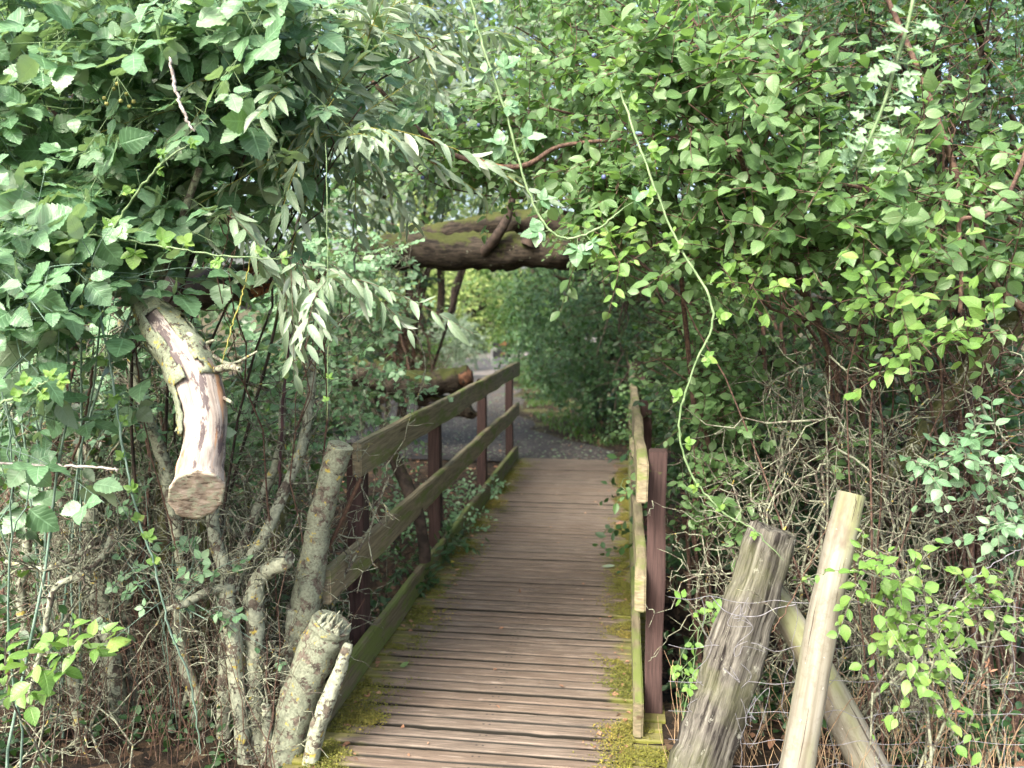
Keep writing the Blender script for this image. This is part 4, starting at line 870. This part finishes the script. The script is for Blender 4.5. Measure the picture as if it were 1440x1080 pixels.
bush('plum_shrub', 'light green leafy sprays hanging before the netting at lower right', 'shrub', G(1300, 2.5), [(1240, 810, 2.35, 55, 30, .08, 11), (1300, 870, 2.35, 60, 50, .1, 17), (1370, 830, 2.4, 40, 30, .08, 7), (1310, 960, 2.35, 35, 45, .08, 10), (1215, 790, 2.3, 20, 12, .05, 3)], 'plum', 'plum_light', 307, limb=.005, leafscale=.85, scale=.7, wood='lichen_twig')
bush('plum_shrub', 'leafy green shrub pressed against the right handrail post', 'shrub', G(1010, 4.0), [(980, 600, 3.5, 70, 80, .25, 60), (960, 500, 4., 80, 90, .35, 80), (1000, 700, 3.3, 60, 60, .2, 30), (1060, 560, 3.5, 80, 80, .3, 60), (1150, 640, 3.4, 110, 80, .3, 40)], 'plum', 'plum', 308, limb=.01, keep=offdeck)
bush('bramble_bush', 'few fresh bramble leaves low between right rail post and split post', 'bramble', G(985, 2.95), [(985, 870, 2.95, 22, 30, .08, 5), (960, 950, 2.8, 20, 25, .06, 4)], 'ivybr', 'plum_light', 309, twig='cane', limb=.003, wood='cane', scale=.6, keep=lambda S: S[:, 0] > .2)
bush('ivy_plant', 'small leaves creeping over the far end of the right rail', 'plant', np.array([.35, 5.2, -.2]), [(905, 610, 5., 30, 35, .3, 26), (890, 690, 3.6, 10, 10, .03, 2), (910, 560, 6., 40, 50, .6, 60)], 'plum', 'plum', 310, limb=.003, scale=.6, leafscale=1., wood='cane')
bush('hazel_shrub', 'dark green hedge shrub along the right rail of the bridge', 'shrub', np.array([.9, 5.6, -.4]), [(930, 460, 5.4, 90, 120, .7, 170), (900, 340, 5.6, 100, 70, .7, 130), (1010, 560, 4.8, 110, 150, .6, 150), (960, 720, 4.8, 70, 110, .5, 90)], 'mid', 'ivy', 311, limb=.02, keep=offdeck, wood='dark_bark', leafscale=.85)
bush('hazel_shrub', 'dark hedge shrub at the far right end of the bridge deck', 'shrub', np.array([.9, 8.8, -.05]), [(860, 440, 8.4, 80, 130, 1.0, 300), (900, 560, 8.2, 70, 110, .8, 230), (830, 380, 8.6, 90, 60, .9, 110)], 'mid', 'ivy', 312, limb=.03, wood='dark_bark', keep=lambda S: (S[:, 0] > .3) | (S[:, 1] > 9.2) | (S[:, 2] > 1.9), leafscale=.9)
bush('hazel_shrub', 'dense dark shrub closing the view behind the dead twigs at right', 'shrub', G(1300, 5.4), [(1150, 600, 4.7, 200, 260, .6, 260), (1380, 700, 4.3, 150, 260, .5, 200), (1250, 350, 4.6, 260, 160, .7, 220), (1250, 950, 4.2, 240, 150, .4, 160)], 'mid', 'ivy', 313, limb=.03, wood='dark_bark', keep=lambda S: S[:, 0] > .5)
bush('blackthorn_shrub', 'tall blackthorn behind the plum leaves at upper right', 'shrub', G(1250, 6.), [(1100, 120, 5., 300, 220, .9, 300), (1350, 150, 5., 200, 250, .8, 160), (850, 130, 6.5, 140, 140, .9, 150), (1050, -90, 5., 420, 110, .8, 200)], 'mid', 'hawthorn', 314, limb=.04, wood='dark_bark', scale=1.2)
bush('plum_shrub', 'green plum sprays spilling beside the right rail below the fallen trunk end', 'shrub', np.array([.95, 4.6, -.4]), [(960, 400, 4.3, 70, 70, .3, 90), (925, 500, 4.9, 50, 80, .3, 80), (880, 350, 5., 50, 35, .3, 60), (1000, 480, 4., 60, 80, .3, 70), (835, 335, 5.2, 40, 25, .25, 34)], 'plum', 'plum', 316, limb=.008, leafscale=1.1, keep=lambda S: (S[:, 0] > .25) | (S[:, 2] > 1.75))
# hawthorn shoot hanging at the right in front
def hawthorn_shoot():
    L = [(1290, -30, 2.6), (1275, 40, 2.8), (1262, 80, 2.6), (1245, 140, 2.4), (1225, 190, 2.2), (1205, 235, 2)]
    P, R = pxpath(L, 2.0); n = 36; C = smoothpath(P, n); rr = np.interp(np.linspace(0, len(L)-1, n), range(len(L)), R)
    t = thing('hawthorn_shoot', 'pale hanging hawthorn shoot with lobed leaves in front at upper right', 'shoot', tuple(P[0])); T = Tubes(); T.add(C, rr, 8, .05, 4)
    rng = np.random.default_rng(41); PP = []; DD = []; NN = []; SS = []
    for i in range(2, n):
        for q in range(2 if i < n-4 else 4):
            side = (1 if (i+q) % 2 else -1); d0 = nrm(_r*side*rng.uniform(.6, 1)+_u*rng.uniform(-.5, .4)-_f*rng.uniform(0, .6)); l = rng.uniform(.006, .03)
            if rng.random() < .25: continue
            tip = C[i]+d0*l; T.add(np.array([C[i], (C[i]+tip)/2+[0, 0, .001], tip]), .0009, 4, caps=False)
            PP.append(tip); DD.append(nrm(d0+rng.normal(0, .2, 3))); NN.append(nrm(-_f*.8+np.array([0, 0, .8])+rng.normal(0, .3, 3))); SS.append(rng.uniform(.034, .052))
    V, Q, LV = leaf_geo('lobed', np.array(PP)-P[0], np.array(DD), np.array(NN), np.array(SS), rng, .3, .3, 1.15)
    link('foliage', raw_mesh('leaves', V, Q, M['hawthorn_pale'], LV), t); link('stem', T.mesh('stem', M['cane'], P[0]), t)
hawthorn_shoot()

# ------------------------------------------------------------------ trees beyond
bush('willow_tree', 'grey willow above the fallen trunk with sky showing through', 'tree', G(560, 9.5), [(560, 80, 8., 140, 110, 1.0, 210), (640, 190, 7.6, 110, 60, .8, 130), (480, 190, 7., 90, 120, .8, 120), (700, 60, 8.6, 120, 100, 1., 120), (560, -60, 8., 240, 90, 1., 150)], 'farwillow', 'far_silver', 401, limb=.02, wood='dark_bark')
bush('oak_tree', 'dark trunk with hanging brown twigs left of the path beyond the bridge', 'tree', G(545, 9.6), [(570, 440, 9.0, 30, 60, .5, 22), (500, 400, 9., 90, 90, .8, 90), (520, 520, 9., 60, 50, .8, 50)], 'mid', 'ivy', 402, limb=.03, wood='dark_bark')
deadbush('dead_shrub', 'brown hanging twigs on the shaded trunk left of the light gap', [at(575, 560, 8.9), at(560, 560, 9.)], [(575, 450, 8.8, 35, 60, .3, 14), (545, 440, 8.8, 30, 60, .3, 10)], 106, 'red_twig', None, .02, .3)
bush('hedge_shrub', 'dark hedge on the right of the path beyond the bridge', 'hedge', G(830, 12.), [(800, 470, 11.2, 60, 110, 1.2, 300), (860, 480, 10., 50, 140, .8, 200), (790, 410, 12., 90, 60, 1.2, 120), (760, 500, 14.5, 40, 60, 1.2, 150)], 'mid', 'hawthorn', 403, limb=.03, wood='dark_bark', scale=1.1)
bush('hedge_shrub', 'hedge shrub overhanging the path at middle distance right of the sign', 'hedge', G(770, 17.), [(770, 430, 17., 70, 70, 1.8, 200), (745, 490, 18., 35, 40, 1.5, 60), (740, 400, 19., 80, 40, 2., 90)], 'far', 'far', 404, limb=.04, wood='dark_bark')
bush('silver_shrub', 'pale grey green shrub in sunlight beside the far path at left', 'shrub', G(625, 19.), [(622, 480, 18., 28, 38, 1., 150), (655, 480, 21., 26, 30, 1., 130)], 'farwillow', 'far_silver', 405, limb=.02, wood='dark_bark', scale=.8, leafscale=.8)
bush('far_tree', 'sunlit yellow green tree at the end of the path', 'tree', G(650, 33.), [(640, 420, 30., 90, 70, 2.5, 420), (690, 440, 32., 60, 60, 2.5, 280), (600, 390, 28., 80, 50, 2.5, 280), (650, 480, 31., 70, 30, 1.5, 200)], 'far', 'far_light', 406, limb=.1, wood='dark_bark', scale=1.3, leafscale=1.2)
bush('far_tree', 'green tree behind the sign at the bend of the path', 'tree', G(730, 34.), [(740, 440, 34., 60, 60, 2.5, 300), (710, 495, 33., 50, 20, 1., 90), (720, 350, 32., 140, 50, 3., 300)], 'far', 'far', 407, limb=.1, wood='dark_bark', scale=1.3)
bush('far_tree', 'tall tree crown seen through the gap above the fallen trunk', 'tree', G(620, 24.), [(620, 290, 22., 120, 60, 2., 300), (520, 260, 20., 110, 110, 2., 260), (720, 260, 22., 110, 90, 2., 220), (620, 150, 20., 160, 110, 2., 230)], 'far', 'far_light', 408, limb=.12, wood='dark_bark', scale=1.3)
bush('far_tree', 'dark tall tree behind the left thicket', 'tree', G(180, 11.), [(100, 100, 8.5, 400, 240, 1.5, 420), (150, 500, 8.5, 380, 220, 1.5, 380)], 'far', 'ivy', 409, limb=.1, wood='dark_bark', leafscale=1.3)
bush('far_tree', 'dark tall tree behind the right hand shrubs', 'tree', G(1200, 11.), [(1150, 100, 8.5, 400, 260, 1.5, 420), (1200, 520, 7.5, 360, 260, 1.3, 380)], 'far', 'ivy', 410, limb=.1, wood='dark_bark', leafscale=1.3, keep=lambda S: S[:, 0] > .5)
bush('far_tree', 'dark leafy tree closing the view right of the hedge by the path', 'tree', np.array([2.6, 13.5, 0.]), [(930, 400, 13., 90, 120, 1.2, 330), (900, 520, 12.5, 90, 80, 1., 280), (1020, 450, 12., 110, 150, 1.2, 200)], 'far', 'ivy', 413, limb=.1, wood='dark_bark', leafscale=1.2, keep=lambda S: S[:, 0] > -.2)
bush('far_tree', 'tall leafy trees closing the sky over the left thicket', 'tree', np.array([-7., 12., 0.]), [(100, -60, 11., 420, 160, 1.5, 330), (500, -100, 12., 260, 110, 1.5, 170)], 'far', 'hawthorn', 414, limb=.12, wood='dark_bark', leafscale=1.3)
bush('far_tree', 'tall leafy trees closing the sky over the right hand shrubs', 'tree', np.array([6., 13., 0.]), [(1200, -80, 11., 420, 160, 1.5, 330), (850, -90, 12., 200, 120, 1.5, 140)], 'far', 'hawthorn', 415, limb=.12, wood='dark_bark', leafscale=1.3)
bush('far_shrub', 'low shrub by the left side of the path beyond the log', 'shrub', G(540, 13.), [(560, 500, 13., 60, 40, 1., 120), (500, 470, 14., 90, 90, 1.2, 150)], 'mid', 'far', 411, limb=.03, wood='dark_bark')
bush('far_tree', 'tall hazy tree crown high above the centre of the arch', 'tree', G(760, 18.), [(860, 40, 14., 190, 130, 2., 230), (780, 220, 14., 130, 60, 1.5, 130)], 'far', 'far', 412, limb=.12, wood='dark_bark')

# ------------------------------------------------------------------ berries and small things
def berries(name, label, cat, pts, d, r, mat, seed, dr=True):
    rng = np.random.default_rng(seed); c = at(pts[0][0], pts[0][1], d); t = thing(name, label, cat, tuple(c)); 
    S = Tubes()
    for (px, py) in pts:
        p = at(px, py, d+rng.uniform(-.03, .03)); bm = bmesh.new(); bmesh.ops.create_icosphere(bm, subdivisions=2, radius=r)
        for v in bm.verts:
            if dr: v.co *= 1+.22*noise.noise(v.co*(2.6/r)+Vector((px, py, 0)))
            v.co += Vector(p-c)
        me = bpy.data.meshes.new('berry'); bm.to_mesh(me); bm.free(); me.materials.append(M[mat])
        for q in me.polygons: q.use_smooth = True
        link('berry', me, t)
        S.add(smoothpath([p, (p+c)/2+[0, 0, .012], c+[0, 0, .02]], 6), .0008, 5, caps=False)
    link('stalk', S.mesh('stalk', M['cane'], c), t)
berries('blackberry_cluster', 'cluster of unripe green blackberries among the upper left bramble leaves', 'berries', [(165, 118), (178, 132), (150, 146), (182, 150), (170, 142), (188, 143), (160, 125), (147, 138)], 2.2, .006, 'berry_green', 1)
berries('blackberry_cluster', 'unripe green blackberries left of the hanging dead branch', 'berries', [(118, 380), (128, 393), (110, 400), (105, 414), (120, 410), (145, 412), (136, 400), (115, 432), (125, 372), (150, 384)], 2.2, .006, 'berry_green', 2)
berries('blackberry_cluster', 'unripe brown green blackberries below the willow leaves', 'berries', [(378, 225), (392, 228), (405, 222), (418, 230), (402, 240), (396, 248), (410, 243), (388, 238)], 2.5, .006, 'berry_green', 3)
for i, (px, py, d, lb) in enumerate([(835, 78, 2.9, 'blue sloe high in the plum leaves above the centre of the arch'), (673, 176, 3.2, 'blue sloe beside the long pale cane'), (594, 250, 3.2, 'blue sloe left of the bare orange wounded branch'), (849, 249, 2.7, 'blue sloe low in the bright plum leaves right of the trunk')]):
    bm = bmesh.new(); bmesh.ops.create_uvsphere(bm, u_segments=16, v_segments=12, radius=.0075)
    for v in bm.verts: v.co.z *= 1.08; v.co.z -= .0015*max(0, 1-(v.co.xy.length/.003))*(1 if v.co.z > 0 else 0)
    me = bpy.data.meshes.new('sloe'); bm.to_mesh(me); bm.free(); me.materials.append(M['berry_blue'])
    for q in me.polygons: q.use_smooth = True
    tag(link('sloe', me, None, at(px, py, d)), lb, 'berry', 'sloes in the leaves')

def flat_leaf(label, px, py, z, size, mat, tm, ang, seed, cat='leaf'):
    v = _f+_r*(px-720)/F-_u*(py-540)/F; p = EYE+v*(z-1.6)/v[2]; rng = np.random.default_rng(seed)
    V, Q, L = leaf_geo(tm, np.zeros((1, 3)), np.array([[cos(ang), sin(ang), .12]]), np.array([[.1, -.3, 1.]]), np.array([size]), rng, .5, .5)
    V[:, 2] += -V[:, 2].min()
    tag(link('fallen_leaf', raw_mesh('leaf', V, Q, M[mat], L), None, p), label, cat, 'fallen leaves on the deck')
flat_leaf('small yellow leaf fallen by the left edge of the deck', 634, 793, .006, .05, 'yellowleaf', 'oval', 1.2, 1)
flat_leaf('grey green willow leaf fallen near the right edge of the deck', 846, 797, .006, .085, 'willow', 'narrow', .1, 2)
flat_leaf('green leaf fallen on the deck near the left toe board', 562, 937, .006, .045, 'plum', 'oval', .2, 3)
flat_leaf('dark leaf fallen by the mossy corner at the near left', 518, 981, .006, .035, 'dry', 'oval', 2.2, 4)
flat_leaf('reddish leaf fallen on the moss beside the yellow one', 640, 802, .006, .03, 'dry', 'oval', .4, 5)
flat_leaf('brown leaf on the moss at the right edge far along the deck', 876, 739, .012, .06, 'dry', 'oval', 3.0, 6)

M['straw'] = simplemat('straw coloured dry stem', (.20, .13, .08), (.38, .28, .17), 30, .6)
def dry_stems(name, xa, xb, da, db, n, ha, hb_, mat, seed):
    rng = np.random.default_rng(seed); T = Tubes()
    for _ in range(n):
        p = at(rng.uniform(xa, xb), 1000, rng.uniform(da, db)); p[2] = float(gz(p[0], p[1]))-.02
        h = rng.uniform(ha, hb_); e = p+np.array([rng.normal(0, .22), rng.normal(0, .15), 1.])*h; C = crooked(p, e, 7, .12, rng); C[:, 2] -= np.linspace(0, 1, 7)**3*h*rng.uniform(0, .3)
        r = rng.uniform(.0008, .0026); T.add(C, np.linspace(r, r*.4, 7), 4, caps=False)
    tag(link(name, T.mesh(name, M[mat])), kind='stuff')
dry_stems('dry_grass', 950, 1480, 2.65, 3.1, 260, .15, .55, 'straw', 5)
dry_stems('dry_stems', -60, 400, 2.55, 3.3, 150, .2, .9, 'red_twig', 6)
dry_stems('dry_stems', -60, 420, 2.6, 3.3, 220, .2, .95, 'twig', 7)
bush('ivy_plant', 'low dark ivy covering the soil under the lichened stems', 'plant', G(180, 2.9), [(120, 1075, 2.65, 230, 50, .3, 150), (330, 1090, 2.85, 110, 40, .2, 40), (60, 1010, 3.1, 170, 70, .3, 70), (270, 1010, 3.3, 120, 70, .2, 60)], 'small', 'ivy', 420, limb=.003, scale=.7)
bush('ivy_plant', 'low dark ivy on the soil behind the leaning posts', 'plant', G(1200, 3.0), [(1180, 1060, 3.1, 230, 60, .25, 80), (1380, 1060, 3., 120, 60, .25, 50), (1000, 1000, 3.4, 60, 70, .2, 30)], 'small', 'ivy', 421, limb=.003, scale=.7)
def litter():
    rng = np.random.default_rng(77); P = []; S = []
    for _ in range(9000):
        y = 3+rng.random()**1.1*22; x = rng.uniform(-6.5, 3.5)
        if -1.25 < x < .25 and y < 8.7: continue
        onp = (y > 8.6 and np.interp(y, [8.5, 13, 20, 28], [-3.4, -3.9, -4.7, -5.9]) < x < np.interp(y, [8.5, 10, 13, 20, 28], [.3, -.5, -1.4, -2.6, -3.3]))
        if onp and rng.random() < .55: continue
        P.append((x, y, max(float(gz(x, y)), -.03 if y > 7.6 else -9)+.022)); S.append(rng.uniform(.03, .06)*(.7 if onp else 1))
    P = np.array(P); n = len(P); D = nrm(rng.normal(0, 1, (n, 3))*[1, 1, .2]); N = nrm(rng.normal(0, .35, (n, 3))+[0, 0, 1])
    V, Q, L = leaf_geo('simple', P, D, N, np.array(S), rng, .5, .6); tag(link('leaf_litter', raw_mesh('leaf_litter', V, Q, M['dry'], L)), kind='stuff')
    P = []
    for _ in range(900):
        y = 8.7+rng.random()**1.6*9; a = np.interp(y, [8.5, 13, 20], [-3.3, -3.8, -4.6]); c = np.interp(y, [8.5, 10, 13, 20], [.3, -.5, -1.4, -2.6]); P.append((rng.uniform(a, c), y, .012))
    P = np.array(P); n = len(P); V, Q, L = leaf_geo('simple', P, nrm(rng.normal(0, 1, (n, 3))*[1, 1, .15]), nrm(rng.normal(0, .3, (n, 3))+[0, 0, 1]), rng.uniform(.02, .05, n), rng, .5, .5)
    tag(link('fallen_leaves', raw_mesh('pale_leaves', V, Q, M['far_silver'], L)), kind='stuff')
    # grassy verge to the right of the path
    P = []
    for _ in range(6000):
        y = rng.uniform(9.5, 26); e = np.interp(y, [8.5, 9.5, 11, 13, 20, 28], [.15, -.3, -1.05, -1.55, -2.7, -3.4]); x = e+abs(rng.normal(0, .8))+.05
        if noise.noise(Vector((x*.8, y*.8, 1))) > -.15: P.append((x, y, -.03))
    P = np.array(P); n = len(P); D = nrm(rng.normal(0, .4, (n, 3))+[0, 0, 1]); V, Q, L = leaf_geo('narrow', P, D, rng.normal(0, 1, (n, 3)), rng.uniform(.03, .09, n), rng, .3, 1.)
    tag(link('grass', raw_mesh('grass', V, Q, M['far'], L)), kind='stuff')
litter()

def deck_bits():
    rng = np.random.default_rng(91); P = []
    while len(P) < 420:
        y = rng.uniform(2.5, 8.5); x = rng.choice([-1.09+abs(rng.normal(0, .07)), .03-abs(rng.normal(0, .06)), rng.uniform(-1.1, .04)], p=[.42, .42, .16]); P.append((x, y, .006))
    P = np.array(P); n = len(P); V, Q, L = leaf_geo('simple', P, nrm(rng.normal(0, 1, (n, 3))*[1, 1, .15]), nrm(rng.normal(0, .3, (n, 3))+[0, 0, 1]), rng.uniform(.008, .03, n), rng, .5, .5, 1.2)
    tag(link('leaf_crumbs', raw_mesh('leaf_crumbs', V, Q, M['dry'], L)), kind='stuff')
deck_bits()
def sign():
    p = at(700, 505, 24.); p[2] = -.03; t = thing('information_sign', 'small dark information board with orange notice and white post at the far path bend', 'sign', tuple(p))
    q = ((at(700, 490, 24)-EYE)@_f)/F
    def b(nm, px0, px1, py0, py1, y, th, mat):
        a = at(px0, py1, 24.); c = at(px1, py0, 24.); z0 = max(a[2], -.03) ; me = box_mesh(nm, a[0]-p[0], c[0]-p[0], y, y+th, z0-p[2], c[2]-p[2], mat, bev=.005, seg=2); link(nm, me, t)
    b('post', 690.5, 693, 481, 510, -.03, .06, 'sign_white')
    b('panel', 693.2, 715.8, 478, 503, 0, .03, 'sign_dark'); b('notice', 702, 712, 480, 486, -.012, .01, 'orange'); b('notice', 704, 713, 496, 498, -.012, .01, 'orange'); b('notice', 694, 699, 488, 493, -.012, .01, 'sign_white')
sign()

# ------------------------------------------------------------------ light, sky, camera
w = bpy.data.worlds.new('World'); SC.world = w; w.use_nodes = True; nt = w.node_tree; nt.nodes.clear(); b = NB(nt)
EL, AZ = radians(46), radians(205)   # sun high, behind the camera and to its left
sky = b.n('ShaderNodeTexSky', sky_type='NISHITA', sun_disc=False, sun_elevation=EL, sun_rotation=AZ, air_density=1.0, dust_density=6.0, ozone_density=.6)
bg = b.n('ShaderNodeBackground', {'Color': sky.outputs[0], 'Strength': .15})
b.n('ShaderNodeOutputWorld', {'Surface': bg.outputs[0]})
sd = bpy.data.lights.new('sun', 'SUN'); sd.energy = 2.1; sd.angle = radians(18); sd.color = (1, .95, .86)
so = bpy.data.objects.new('sun', sd); COL.objects.link(so)
dirv = Vector((sin(AZ)*cos(EL), cos(AZ)*cos(EL), sin(EL)))
so.rotation_euler = dirv.to_track_quat('Z', 'Y').to_euler()
cam = bpy.data.cameras.new('camera'); co = bpy.data.objects.new('camera', cam); COL.objects.link(co)
co.location = EYE; co.rotation_euler = (pi/2-PIT, 0, YAW); cam.sensor_width = 36; cam.lens = F/1440*36; cam.clip_end = 2000; cam.clip_start = .05
cam.dof.use_dof = True; cam.dof.focus_distance = 2.7; cam.dof.aperture_fstop = 3.0
SC.camera = co
SC.view_settings.view_transform = 'Standard'; SC.view_settings.look = 'None'; SC.view_settings.exposure = 2.0; SC.view_settings.gamma = 1
SC.render.engine = 'CYCLES'
SC.cycles.max_bounces = 6; SC.cycles.transmission_bounces = 4; SC.cycles.diffuse_bounces = 4
print('leaves', NLEAF[0])
